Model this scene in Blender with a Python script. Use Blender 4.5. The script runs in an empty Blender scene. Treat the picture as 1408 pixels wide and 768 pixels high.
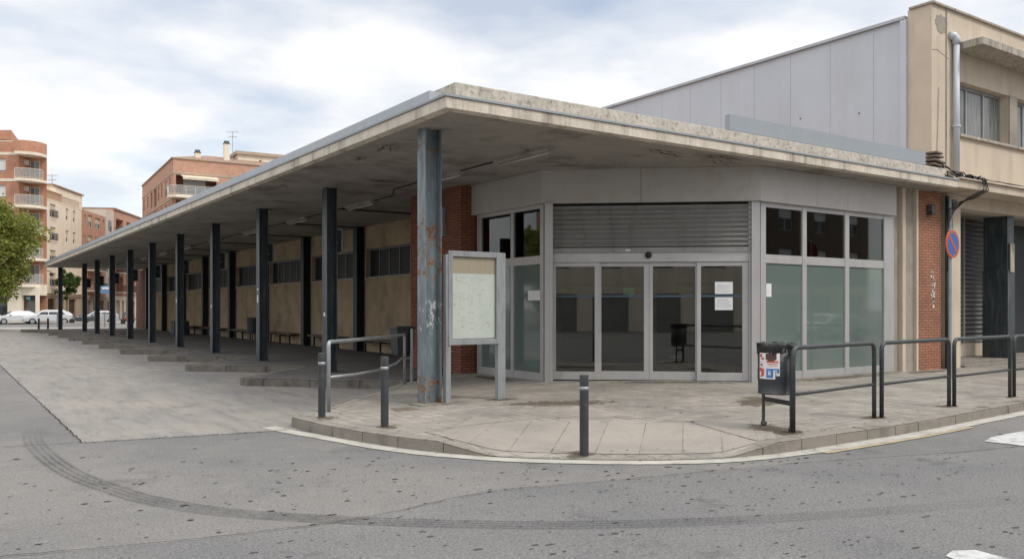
import bpy, math, random
from mathutils import Vector, Matrix
from mathutils.geometry import tessellate_polygon
R = math.radians
random.seed(7)
sc = bpy.context.scene
C = bpy.context.collection

# ------------------------------------------------------------------ camera, world, sun, exposure
# World frame: +Y runs along the long bus canopy, +X along the street front of the station.
CA, SA = 0.8252, 0.5649           # camera heading is turned 34.4 degrees clockwise from +Y
cd = bpy.data.cameras.new('camera'); cam = bpy.data.objects.new('camera', cd); C.objects.link(cam)
cam.location = (0, 0, 1.7); cam.rotation_euler = (R(90), 0, -math.atan2(784, 1145))
cd.sensor_width = 36; cd.lens = 29.28; cd.shift_y = 0.0277; cd.clip_start = 0.1; cd.clip_end = 3000
sc.camera = cam
sc.view_settings.view_transform = 'Standard'; sc.view_settings.look = 'None'
sc.view_settings.gamma = 1; sc.view_settings.exposure = 0.28
SUN = Vector((0.30, -0.72, 0.95)).normalized()
w = bpy.data.worlds.new('World'); sc.world = w; w.use_nodes = True
nt = w.node_tree; nt.nodes.clear(); N = nt.nodes; Lk = nt.links
def wn(t, **k):
    n = N.new(t)
    for a, b in k.items(): setattr(n, a, b)
    return n
out = wn('ShaderNodeOutputWorld'); bg = wn('ShaderNodeBackground'); bg.inputs[1].default_value = 0.10
sky = wn('ShaderNodeTexSky', sky_type='NISHITA'); sky.sun_disc = False
sky.sun_elevation = math.asin(SUN.z); sky.sun_rotation = math.atan2(SUN.x, SUN.y)
tc = wn('ShaderNodeTexCoord'); sep = wn('ShaderNodeSeparateXYZ'); Lk.new(tc.outputs['Generated'], sep.inputs[0])
def wm_(op, a, b=None):
    n = wn('ShaderNodeMath', operation=op)
    for i, v in enumerate((a, b)):
        if v is None: continue
        if isinstance(v, (int, float)): n.inputs[i].default_value = v
        else: Lk.new(v, n.inputs[i])
    return n.outputs[0]
den = wm_('ADD', wm_('MAXIMUM', sep.outputs[2], 0.0), 0.16)
px = wm_('DIVIDE', sep.outputs[0], den); py = wm_('DIVIDE', sep.outputs[1], den)
cmb = wn('ShaderNodeCombineXYZ'); Lk.new(px, cmb.inputs[0]); Lk.new(py, cmb.inputs[1])
n1 = wn('ShaderNodeTexNoise'); n1.inputs['Scale'].default_value = 1.05; n1.inputs['Detail'].default_value = 8
n1.inputs['Roughness'].default_value = 0.5; n1.inputs['Distortion'].default_value = 0.15; Lk.new(cmb.outputs[0], n1.inputs['Vector'])
n2 = wn('ShaderNodeTexNoise'); n2.inputs['Scale'].default_value = 1.9; n2.inputs['Detail'].default_value = 6
mp2 = wn('ShaderNodeMapping'); mp2.inputs['Location'].default_value = (5.2, 1.7, 0); Lk.new(cmb.outputs[0], mp2.inputs[0]); Lk.new(mp2.outputs[0], n2.inputs['Vector'])
cov = wn('ShaderNodeValToRGB'); Lk.new(n1.outputs[0], cov.inputs[0])
cov.color_ramp.elements[0].position = 0.34; cov.color_ramp.elements[0].color = (0.40, 0.40, 0.40, 1)
cov.color_ramp.elements[1].position = 0.50; cov.color_ramp.elements[1].color = (1, 1, 1, 1)
shade = wn('ShaderNodeValToRGB'); Lk.new(n2.outputs[0], shade.inputs[0])
shade.color_ramp.elements[0].position = 0.38; shade.color_ramp.elements[0].color = (0.76, 0.80, 0.865, 1)
shade.color_ramp.elements[1].position = 0.57; shade.color_ramp.elements[1].color = (0.985, 0.98, 0.975, 1)
# an overcast sky is brighter overhead than near the horizon
lum = wm_('MULTIPLY', wm_('ADD', 1.0, wm_('MULTIPLY', wm_('MAXIMUM', wm_('SUBTRACT', sep.outputs[2], 0.36), 0.0), 2.0)), 9.0)
vm = wn('ShaderNodeVectorMath', operation='SCALE'); Lk.new(shade.outputs[0], vm.inputs[0]); Lk.new(lum, vm.inputs['Scale'])
sk = wn('ShaderNodeVectorMath', operation='SCALE'); Lk.new(sky.outputs[0], sk.inputs[0]); sk.inputs['Scale'].default_value = 1.25
mx = wn('ShaderNodeMix', data_type='RGBA'); Lk.new(cov.outputs[0], mx.inputs[0]); Lk.new(sk.outputs[0], mx.inputs[6]); Lk.new(vm.outputs[0], mx.inputs[7])
Lk.new(mx.outputs[2], bg.inputs[0]); Lk.new(bg.outputs[0], out.inputs[0])
sd = bpy.data.lights.new('sun', 'SUN'); so = bpy.data.objects.new('sun', sd); C.objects.link(so)
sd.energy = 1.45; sd.angle = R(13); sd.color = (1.0, 0.92, 0.82)
so.rotation_euler = SUN.to_track_quat('Z', 'Y').to_euler()

# ------------------------------------------------------------------ materials
MATS = {}
class NT:
    def __init__(s, name):
        s.m = bpy.data.materials.new(name); s.m.use_nodes = True
        s.t = s.m.node_tree; s.b = s.t.nodes['Principled BSDF']; s.out = s.t.nodes['Material Output']
        s.tc = s.n('ShaderNodeTexCoord')
    def n(s, t, **k):
        n = s.t.nodes.new(t)
        for a, b in k.items(): setattr(n, a, b)
        return n
    def l(s, a, b): s.t.links.new(a, b)
    def math(s, op, a, b=None, c=None, clamp=False):
        n = s.n('ShaderNodeMath', operation=op); n.use_clamp = clamp
        for i, v in enumerate((a, b, c)):
            if v is None: continue
            if isinstance(v, (int, float)): n.inputs[i].default_value = v
            else: s.l(v, n.inputs[i])
        return n.outputs[0]
    def map(s, sc=(1, 1, 1), loc=(0, 0, 0), src='Object', rot=(0, 0, 0)):
        m = s.n('ShaderNodeMapping'); m.inputs['Scale'].default_value = sc; m.inputs['Location'].default_value = loc
        m.inputs['Rotation'].default_value = rot
        s.l(s.tc.outputs[src], m.inputs[0]); return m.outputs[0]
    def noise(s, scale, detail=4, rough=.55, vec=None, dist=0):
        n = s.n('ShaderNodeTexNoise'); n.inputs['Scale'].default_value = scale; n.inputs['Detail'].default_value = detail
        n.inputs['Roughness'].default_value = rough; n.inputs['Distortion'].default_value = dist
        s.l(vec if vec is not None else s.tc.outputs['Object'], n.inputs['Vector']); return n.outputs[0]
    def ramp(s, f, p0, p1, c0=(0, 0, 0), c1=(1, 1, 1)):
        r = s.n('ShaderNodeValToRGB'); s.l(f, r.inputs[0]); e = r.color_ramp.elements
        e[0].position = p0; e[1].position = p1; e[0].color = (*c0, 1); e[1].color = (*c1, 1); return r.outputs[0]
    def mix(s, f, a, b, mode='MIX'):
        n = s.n('ShaderNodeMix', data_type='RGBA', blend_type=mode)
        for i, v in ((0, f), (6, a), (7, b)):
            if isinstance(v, (int, float)): n.inputs[i].default_value = v
            elif isinstance(v, tuple): n.inputs[i].default_value = (*v, 1)
            else: s.l(v, n.inputs[i])
        return n.outputs[2]
    def col(s, c, rough=.7, metal=0, spec=None):
        if isinstance(c, tuple): s.b.inputs['Base Color'].default_value = (*c, 1)
        else: s.l(c, s.b.inputs['Base Color'])
        if isinstance(rough, (int, float)): s.b.inputs['Roughness'].default_value = rough
        else: s.l(rough, s.b.inputs['Roughness'])
        s.b.inputs['Metallic'].default_value = metal
        if spec is not None: s.b.inputs['Specular IOR Level'].default_value = spec
    def bump(s, h, st=.2, d=.01):
        b = s.n('ShaderNodeBump'); b.inputs['Strength'].default_value = st; b.inputs['Distance'].default_value = d
        s.l(h, b.inputs['Height']); s.l(b.outputs[0], s.b.inputs['Normal'])

def weathered(name, c, rough=.75, var=.18, scale=2.5, fine=60, bump=.15, stain=None, amt=.5, sscale=1.6, streak=False, metal=0, spec=None):
    m = NT(name)
    a = m.noise(scale, 6, .6); b = m.noise(fine, 3, .6)
    f = m.math('ADD', m.math('MULTIPLY', m.math('SUBTRACT', a, .5), var * 3), m.math('MULTIPLY', m.math('SUBTRACT', b, .5), var * 1.6))
    f = m.math('ADD', f, 1.0)
    vmn = m.n('ShaderNodeVectorMath', operation='SCALE'); vmn.inputs[0].default_value = c; m.l(f, vmn.inputs['Scale'])
    cc = vmn.outputs[0]
    if stain:
        v = m.map((3, 3, .35)) if streak else None
        s1 = m.noise(sscale, 8, .68, v)
        cc = m.mix(m.math('MULTIPLY', m.ramp(s1, .5, .68), amt), cc, stain)
    m.col(cc, rough, metal, spec)
    if bump: m.bump(b, bump, .006)
    MATS[name] = m.m; return m.m

def wallvec(m, sc=1.0):
    """(horizontal, height) coordinates on any upright axis-aligned face, in metres"""
    sp = m.n('ShaderNodeSeparateXYZ'); m.l(m.tc.outputs['Object'], sp.inputs[0])
    sn = m.n('ShaderNodeSeparateXYZ'); m.l(m.tc.outputs['Normal'], sn.inputs[0])
    h = m.math('ADD', m.math('MULTIPLY', sp.outputs[0], m.math('ROUND', m.math('ABSOLUTE', sn.outputs[1]))),
               m.math('MULTIPLY', sp.outputs[1], m.math('ROUND', m.math('ABSOLUTE', sn.outputs[0]))))
    cb = m.n('ShaderNodeCombineXYZ'); m.l(h, cb.inputs[0]); m.l(sp.outputs[2], cb.inputs[1]); return cb.outputs[0]

def brick(name, c1, c2, mortar, bw=.24, rh=.065, ms=.010, bump=.5, stain=None, rough=.85):
    m = NT(name); v = wallvec(m)
    b = m.n('ShaderNodeTexBrick'); m.l(v, b.inputs['Vector']); b.inputs['Scale'].default_value = 1
    b.inputs['Color1'].default_value = (*c1, 1); b.inputs['Color2'].default_value = (*c2, 1); b.inputs['Mortar'].default_value = (*mortar, 1)
    b.inputs['Mortar Size'].default_value = ms; b.inputs['Brick Width'].default_value = bw; b.inputs['Row Height'].default_value = rh
    b.inputs['Mortar Smooth'].default_value = .2; b.inputs['Bias'].default_value = -.1
    n = m.noise(1.3, 6, .65); n3 = m.noise(35, 3)
    cc = m.mix(1.0, b.outputs['Color'], m.ramp(n, .25, .75, (.72, .70, .68), (1.15, 1.12, 1.1)), 'MULTIPLY')
    cc = m.mix(1.0, cc, m.ramp(n3, .2, .8, (.85, .85, .85), (1.12, 1.12, 1.12)), 'MULTIPLY')
    if stain: cc = m.mix(m.math('MULTIPLY', m.ramp(m.noise(2.2, 8, .7), .52, .72), .6), cc, stain)
    m.col(cc, rough); m.bump(b.outputs['Fac'], -bump, .006); MATS[name] = m.m; return m.m

def plain(name, c, rough=.5, metal=0, spec=None, emit=None):
    m = NT(name); n = m.noise(9, 4)
    vmn = m.n('ShaderNodeVectorMath', operation='SCALE'); vmn.inputs[0].default_value = c
    m.l(m.math('ADD', m.math('MULTIPLY', n, .24), .88), vmn.inputs['Scale'])
    m.col(vmn.outputs[0], rough, metal, spec)
    if emit: m.b.inputs['Emission Color'].default_value = (*emit[:3], 1); m.b.inputs['Emission Strength'].default_value = emit[3]
    MATS[name] = m.m; return m.m

# --- asphalt
m = NT('asphalt')
big = m.noise(.16, 6, .6); mid = m.noise(1.1, 7, .65); fine = m.noise(42, 3, .75); grit = m.noise(130, 2, .75)
base = m.mix(m.ramp(big, .44, .56), (.145, .143, .142), (.182, .175, .166))
base = m.mix(1.0, base, m.ramp(fine, .28, .72, (.58, .58, .58), (1.45, 1.43, 1.40)), 'MULTIPLY')
base = m.mix(1.0, base, m.ramp(grit, .3, .7, (.72, .72, .72), (1.3, 1.3, 1.3)), 'MULTIPLY')
base = m.mix(m.math('MULTIPLY', m.ramp(mid, .50, .74), .30), base, (.13, .127, .125))
st = m.noise(.8, 9, .75, m.map((1, 1, 1), (13, 4, 0)))
base = m.mix(m.math('MULTIPLY', m.ramp(st, .56, .68), .55), base, (.075, .072, .07))
vo = m.n('ShaderNodeTexVoronoi', feature='F1'); vo.inputs['Scale'].default_value = 2.2
vo.inputs['Randomness'].default_value = 1; m.l(m.map((1, 1.0, 1)), vo.inputs['Vector'])
spots = m.math('MULTIPLY', m.math('LESS_THAN', vo.outputs['Distance'], .045), m.ramp(m.noise(.7, 3), .42, .55))
lw = m.noise(3.4, 9, .72, m.map((1, 1, 1), (7, 2, 5)))
base = m.mix(m.math('MULTIPLY', m.ramp(lw, .52, .66), .16), base, (.31, .29, .265))
base = m.mix(m.math('MULTIPLY', m.ramp(m.noise(5.5, 9, .75, m.map((1, 1, 1), (1, 8, 5))), .60, .66), .5), base, (.06, .058, .056))
base = m.mix(m.math('MULTIPLY', spots, .72), base, (.045, .043, .04))
vd = m.n('ShaderNodeTexVoronoi', feature='F1'); vd.inputs['Scale'].default_value = 19; m.l(m.tc.outputs['Object'], vd.inputs['Vector'])
base = m.mix(m.math('MULTIPLY', m.math('LESS_THAN', vd.outputs['Distance'], .09), .5), base, (.42, .41, .39))
# thin cracks where patches meet
wv = m.n('ShaderNodeTexVoronoi', feature='DISTANCE_TO_EDGE'); wv.inputs['Scale'].default_value = .17
nd = m.n('ShaderNodeTexNoise'); nd.inputs['Scale'].default_value = 2.2; nd.inputs['Detail'].default_value = 7; m.l(m.tc.outputs['Object'], nd.inputs['Vector'])
dv = m.n('ShaderNodeVectorMath', operation='MULTIPLY_ADD'); m.l(nd.outputs['Color'], dv.inputs[0]); dv.inputs[1].default_value = (.55, .55, 0); m.l(m.tc.outputs['Object'], dv.inputs[2])
m.l(dv.outputs[0], wv.inputs['Vector'])
crk = m.math('MULTIPLY', m.math('LESS_THAN', wv.outputs['Distance'], .0012), m.ramp(m.noise(.5, 3), .40, .56))
base = m.mix(m.math('MULTIPLY', crk, .6), base, (.06, .058, .055))
m.col(base, .88, spec=.3); m.bump(m.math('ADD', fine, grit), .35, .006); MATS['asphalt'] = m.m

# --- concrete apron of the bays with tyre dirt
m = NT('apron_concrete')
a = m.noise(.35, 7, .62); s1 = m.noise(1.6, 10, .78, m.map((2.2, .35, 1), rot=(0, 0, R(38)))); s2 = m.noise(1.7, 10, .78, m.map((1, 1, 1), (4, 9, 2))); f = m.noise(90, 3, .65)
base = m.mix(m.ramp(a, .35, .65), (.215, .204, .19), (.285, .262, .228))
base = m.mix(m.math('MULTIPLY', m.ramp(s1, .46, .62), .55), base, (.125, .120, .116))
base = m.mix(m.math('MULTIPLY', m.ramp(s2, .585, .64), .55), base, (.07, .069, .07))
base = m.mix(1.0, base, m.ramp(f, .25, .75, (.82, .82, .82), (1.16, 1.16, 1.16)), 'MULTIPLY')
vo = m.n('ShaderNodeTexVoronoi', feature='F1'); vo.inputs['Scale'].default_value = 1.9; m.l(m.tc.outputs['Object'], vo.inputs['Vector'])
base = m.mix(m.math('MULTIPLY', m.math('LESS_THAN', vo.outputs['Distance'], .035), .65), base, (.06, .06, .058))
# saw-cut joints every 5 m
sp = m.n('ShaderNodeSeparateXYZ'); m.l(m.tc.outputs['Object'], sp.inputs[0])
jj = m.math('LESS_THAN', m.math('ABSOLUTE', m.math('SUBTRACT', m.math('FRACT', m.math('DIVIDE', m.math('ADD', sp.outputs[1], -11.6 + 50), 5.2)), .5)), .0013)
base = m.mix(m.math('MULTIPLY', jj, .35), base, (.09, .088, .085))
m.col(base, .82, spec=.35); m.bump(f, .25, .004); MATS['apron_concrete'] = m.m

# --- small grooved paving tiles of the pavement
def paving(name, c0, c1, bw, rh, off=0.0, uvsrc=False, tv=.14, jcol=(.11, .105, .10), ms=.006, dirt=.45, gum=1.0):
    m = NT(name)
    b = m.n('ShaderNodeTexBrick'); m.l(m.tc.outputs['UV'] if uvsrc else m.map((1, 1, 1), rot=(0, 0, R(0))), b.inputs['Vector'])
    b.inputs['Scale'].default_value = 1; b.offset = off
    b.inputs['Color1'].default_value = (1 - tv, 1 - tv, 1 - tv, 1); b.inputs['Color2'].default_value = (1 + tv * .8, 1 + tv * .78, 1 + tv * .75, 1); b.inputs['Mortar'].default_value = (1, 1, 1, 1)
    b.inputs['Mortar Size'].default_value = ms; b.inputs['Brick Width'].default_value = bw; b.inputs['Row Height'].default_value = rh; b.inputs['Mortar Smooth'].default_value = .3
    a = m.noise(.7, 7, .65); s = m.noise(1.7, 9, .72, m.map((1, 1, 1), (3, 7, 0))); f = m.noise(70, 3, .65)
    base = m.mix(m.ramp(a, .36, .64), c0, c1)
    base = m.mix(1.0, base, b.outputs['Color'], 'MULTIPLY')
    base = m.mix(m.math('MULTIPLY', m.math('MULTIPLY', b.outputs['Fac'], m.ramp(m.noise(2.3, 4), .30, .62)), .75), base, jcol)
    base = m.mix(m.math('MULTIPLY', m.ramp(s, .50, .70), dirt), base, (.14, .132, .122))
    base = m.mix(1.0, base, m.ramp(f, .25, .75, (.85, .85, .85), (1.13, 1.13, 1.13)), 'MULTIPLY')
    vo = m.n('ShaderNodeTexVoronoi', feature='F1'); vo.inputs['Scale'].default_value = 3.6; m.l(m.tc.outputs['Object'], vo.inputs['Vector'])
    base = m.mix(m.math('MULTIPLY', m.math('MULTIPLY', m.math('LESS_THAN', vo.outputs['Distance'], .06), m.ramp(m.noise(.9, 2), .42, .52)), .8 * gum), base, (.05, .048, .045))
    m.col(base, .78, spec=.35); m.bump(m.math('SUBTRACT', f, m.math('MULTIPLY', b.outputs['Fac'], 2)), .25, .004); MATS[name] = m.m
paving('pavement_tiles', (.235, .216, .19), (.345, .312, .268), .2, .2, ms=.012, jcol=(.07,.065,.06))
paving('ramp_slabs', (.255, .233, .203), (.32, .288, .248), .50, 9.0, uvsrc=True, ms=.009, dirt=.4, tv=.04)
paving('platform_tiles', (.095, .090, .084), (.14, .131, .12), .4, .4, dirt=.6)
paving('plaza_tiles', (.33, .31, .28), (.40, .37, .33), .6, .6, dirt=.3)

weathered('kerb_stone', (.235, .212, .18), .85, .22, 3.5, 80, .3, stain=(.10, .09, .075), amt=.65, sscale=2.6)
weathered('platform_kerb_stone', (.17, .152, .128), .88, .3, 3.5, 80, .3, stain=(.06, .054, .046), amt=.8, sscale=2.0)
weathered('gutter', (.40, .38, .335), .8, .22, 2.5, 50, .2, stain=(.22, .21, .19), amt=.8, sscale=3.2)
weathered('yellow_line', (.36, .30, .18), .8, .25, 5, 60, .1, stain=(.24, .22, .19), amt=.9, sscale=3)
weathered('white_line', (.46, .46, .45), .75, .25, 5, 70, .15, stain=(.19, .19, .185), amt=.9, sscale=7)
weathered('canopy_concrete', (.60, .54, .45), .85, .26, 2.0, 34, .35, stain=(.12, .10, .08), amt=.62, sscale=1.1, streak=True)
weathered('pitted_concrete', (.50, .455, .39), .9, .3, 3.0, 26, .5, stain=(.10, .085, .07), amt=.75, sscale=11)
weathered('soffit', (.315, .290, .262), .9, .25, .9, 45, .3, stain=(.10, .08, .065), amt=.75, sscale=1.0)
weathered('metal_flashing', (.42, .45, .48), .45, .12, 1.2, 40, .03, stain=(.25, .26, .27), amt=.5, metal=.25)
weathered('grey_sheet', (.505, .54, .585), .5, .07, .5, 30, .02, metal=.1, stain=(.42, .42, .42), amt=.28, sscale=.5, streak=True)
weathered('upstand_grey', (.30, .33, .355), .5, .06, .5, 30, .02, metal=.1, stain=(.27, .28, .29), amt=.4, sscale=.8, streak=True)
weathered('upstand_light', (.40, .43, .46), .45, .06, .5, 30, .02, metal=.15, stain=(.30, .31, .32), amt=.4, sscale=.8, streak=True)
weathered('panel_grey', (.40, .385, .365), .45, .08, .8, 40, .03, stain=(.30, .23, .15), amt=.35, sscale=3.2)
weathered('aluminium', (.46, .455, .45), .42, .08, 3, 60, .03, metal=.35, stain=(.22, .20, .18), amt=.25, sscale=1.2, streak=True)
weathered('shutter_grey', (.27, .27, .26), .5, .12, 2, 50, .03, metal=.3, stain=(.12, .12, .115), amt=.5, streak=True)
weathered('cream_render', (.56, .475, .375), .88, .14, 1.0, 60, .2, stain=(.30, .24, .175), amt=.4, sscale=.7, streak=True)
weathered('hood_concrete', (.40, .36, .30), .9, .25, 2.5, 60, .3, stain=(.10, .09, .075), amt=.9, sscale=4, streak=True)
weathered('beige_plaster', (.385, .30, .195), .9, .24, 1.2, 60, .25, stain=(.17, .135, .095), amt=.75, sscale=.9)
weathered('grey_plaster', (.33, .295, .245), .88, .16, 1.6, 60, .2, stain=(.16, .14, .115), amt=.5, sscale=1.4)
weathered('steel_teal', (.032, .044, .052), .45, .4, 3, 60, .1, stain=(.15, .145, .14), amt=.6, sscale=3.6, streak=True)
weathered('steel_black', (.022, .026, .030), .5, .3, 3, 60, .1)
weathered('steel_dark', (.034, .038, .041), .52, .25, 5, 90, .06, stain=(.13, .12, .11), amt=.5, sscale=4)
weathered('steel_worn', (.17, .185, .19), .45, .25, 6, 90, .1, stain=(.09, .08, .07), amt=.7, sscale=5)
weathered('galvanised', (.33, .35, .36), .45, .16, 4, 80, .05, stain=(.17, .165, .16), amt=.7, sscale=3.5, metal=.4, streak=True)
weathered('rubble_brown', (.15, .115, .085), .9, .4, 6, 60, .3)
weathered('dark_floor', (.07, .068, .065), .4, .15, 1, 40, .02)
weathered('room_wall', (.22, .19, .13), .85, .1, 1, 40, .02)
plain('black_plastic', (.012, .012, .013), .35)
plain('black_matt', (.010, .010, .011), .8)
plain('grey_plastic', (.25, .25, .25), .5)
plain('white_paper', (.72, .74, .73), .8)
plain('paper_ink', (.42, .46, .52), .8)
plain('red_paint', (.42, .085, .05), .5)
plain('blue_paint', (.035, .10, .33), .5)
plain('sticker_red', (.50, .09, .07), .5)
plain('sticker_white', (.70, .69, .68), .5)
plain('sticker_blue', (.04, .17, .45), .45)
plain('sticker_brown', (.09, .045, .035), .5)
plain('tube_glass', (.50, .49, .46), .35)
plain('white_shutter', (.66, .66, .64), .6)
plain('cream_shutter', (.55, .50, .40), .6)
plain('chimney_top', (.10, .095, .09), .7)
plain('wood_door', (.06, .035, .02), .6)
plain('rubber', (.015, .015, .016), .8)
plain('chrome_rim', (.45, .46, .47), .35, .6)
plain('tail_red', (.35, .02, .02), .3)
plain('lamp_glass', (.75, .77, .78), .15)
plain('exit_green', (.02, .30, .14), .5, emit=(.10, .75, .42, .10))
plain('poster_blue', (.12, .25, .42), .4)
plain('dark_sign', (.03, .035, .04), .4)
plain('sign_teal', (.02, .42, .42), .4)
plain('sign_blue', (.04, .30, .55), .4)
plain('poster_faded2', (.35, .40, .36), .7)
plain('mould', (.05, .045, .04), .9)
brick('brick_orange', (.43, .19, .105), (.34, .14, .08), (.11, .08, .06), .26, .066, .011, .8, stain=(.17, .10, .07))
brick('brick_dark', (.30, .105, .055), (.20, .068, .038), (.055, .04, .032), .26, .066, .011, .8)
brick('far_brick_red', (.56, .27, .165), (.50, .235, .145), (.44, .27, .19), .3, .09, .012, .1)
brick('far_brick_salmon', (.58, .32, .225), (.52, .28, .195), (.45, .31, .24), .3, .09, .012, .1)
brick('far_brick_brown', (.32, .15, .10), (.26, .12, .08), (.3, .2, .15), .3, .09, .012, .1)
weathered('far_cream', (.76, .68, .55), .9, .08, .4, 10, 0, stain=(.45, .38, .29), amt=.4, sscale=.5, streak=True)
weathered('far_white', (.62, .57, .50), .9, .08, .5, 10, 0, stain=(.40, .34, .28), amt=.4, sscale=.8)
weathered('far_stone', (.42, .34, .26), .9, .15, .8, 10, 0, stain=(.25, .2, .15), amt=.5)
weathered('far_tiles', (.27, .17, .12), .9, .25, 2, 20, 0)
plain('far_orange', (.45, .26, .14), .9)

def glass(name, tint, refl_rough=.02, trans=.9, ior=1.5, body=None, bodyf=0.0, coat=1.5):
    m = NT(name); t = m.t; t.nodes.remove(m.b)
    tr = m.n('ShaderNodeBsdfTransparent'); tr.inputs[0].default_value = (*tint, 1)
    gl = m.n('ShaderNodeBsdfGlossy'); gl.inputs['Roughness'].default_value = refl_rough; gl.inputs[0].default_value = (.9, .93, .92, 1)
    fr = m.n('ShaderNodeFresnel'); fr.inputs[0].default_value = ior
    base = tr.outputs[0]
    if body:
        df = m.n('ShaderNodeBsdfDiffuse')
        nn = m.noise(1.5, 4, .6); m.l(m.mix(m.ramp(nn, .3, .7), body, tuple(x * 1.06 for x in body)), df.inputs[0])
        ms = m.n('ShaderNodeMixShader'); ms.inputs[0].default_value = bodyf; m.l(tr.outputs[0], ms.inputs[1]); m.l(df.outputs[0], ms.inputs[2]); base = ms.outputs[0]
    ms = m.n('ShaderNodeMixShader'); m.l(m.math('MULTIPLY', fr.outputs[0], coat, clamp=True), ms.inputs[0]); m.l(base, ms.inputs[1]); m.l(gl.outputs[0], ms.inputs[2])
    m.l(ms.outputs[0], m.out.inputs[0]); MATS[name] = m.m
glass('glass_clear', (.66, .66, .60), coat=1.5)
glass('glass_door', (.62, .61, .55), ior=1.5, coat=2.3)
glass('glass_frosted', (.52, .62, .58), .04, body=(.20, .258, .238), bodyf=.62)
glass('glass_board', (.96, .97, .96), .05, ior=1.2)
glass('glass_rail', (.75, .75, .75), .08, body=(.5, .5, .5), bodyf=.35)
m = NT('glass_dark'); n = m.noise(1.2, 3); m.col(m.mix(m.ramp(n, .35, .65), (.020, .024, .028), (.055, .06, .062)), .06, spec=.6); MATS['glass_dark'] = m.m
m = NT('glass_curtain'); n = m.noise(2.5, 5, vec=m.map((6, 6, .6))); m.col(m.mix(m.ramp(n, .35, .65), (.10, .105, .10), (.21, .215, .205)), .12, spec=.6); MATS['glass_curtain'] = m.m
m = NT('glass_dusty'); n = m.noise(2.5, 5, vec=m.map((5, 5, .6))); m.col(m.mix(m.ramp(n, .35, .65), (.014, .015, .014), (.035, .035, .031)), .5, spec=.25); MATS['glass_dusty'] = m.m
m = NT('band_film'); m.col((.05, .09, .13), .5); MATS['band_film'] = m.m

# rusty blue-grey paint of the corner column: local z = height
m = NT('steel_rusty')
sp = m.n('ShaderNodeSeparateXYZ'); m.l(m.tc.outputs['Object'], sp.inputs[0])
n = m.noise(2.2, 7, .68, m.map((2.2, 2.2, .5))); n2_ = m.noise(7.5, 9, .62); fi = m.noise(70, 3)
cc = m.mix(m.ramp(n, .34, .62), (.085, .112, .13), (.21, .25, .265))
def zone(z0, z1, soft=.25):
    a = m.math('SMOOTHSTEP', sp.outputs[2], 0) if False else None
    u = m.n('ShaderNodeMapRange', interpolation_type='SMOOTHSTEP'); m.l(sp.outputs[2], u.inputs[0]); u.inputs[1].default_value = z0 - soft; u.inputs[2].default_value = z0 + soft
    d = m.n('ShaderNodeMapRange', interpolation_type='SMOOTHSTEP'); m.l(sp.outputs[2], d.inputs[0]); d.inputs[1].default_value = z1 - soft; d.inputs[2].default_value = z1 + soft
    return m.math('SUBTRACT', u.outputs[0], d.outputs[0])
zr = m.math('ADD', m.math('ADD', zone(1.95, 3.05), m.math('MULTIPLY', zone(3.85, 4.25), .9)), m.math('MULTIPLY', zone(-.3, .5, .15), 1.15))
thr = m.math('SUBTRACT', .685, m.math('MULTIPLY', zr, .175))
rust = m.math('MULTIPLY', m.math('SUBTRACT', n2_, thr), 22, clamp=True)
rc = m.mix(m.ramp(m.noise(26, 4), .35, .65), (.12, .048, .024), (.30, .20, .115))
cc = m.mix(m.math('MULTIPLY', rust, .9), cc, rc)
wp = m.math('MULTIPLY', m.math('SUBTRACT', m.noise(11, 9, .7, m.map((1, 1, .5), (3, 3, 3))), m.math('SUBTRACT', .76, m.math('MULTIPLY', zone(1.05, 1.75, .15), .20))), 24, clamp=True)
cc = m.mix(wp, cc, (.50, .52, .53))
m.col(cc, m.math('ADD', .42, m.math('MULTIPLY', rust, .4))); m.bump(m.math('ADD', rust, fi), .25, .004); MATS['steel_rusty'] = m.m

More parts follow.
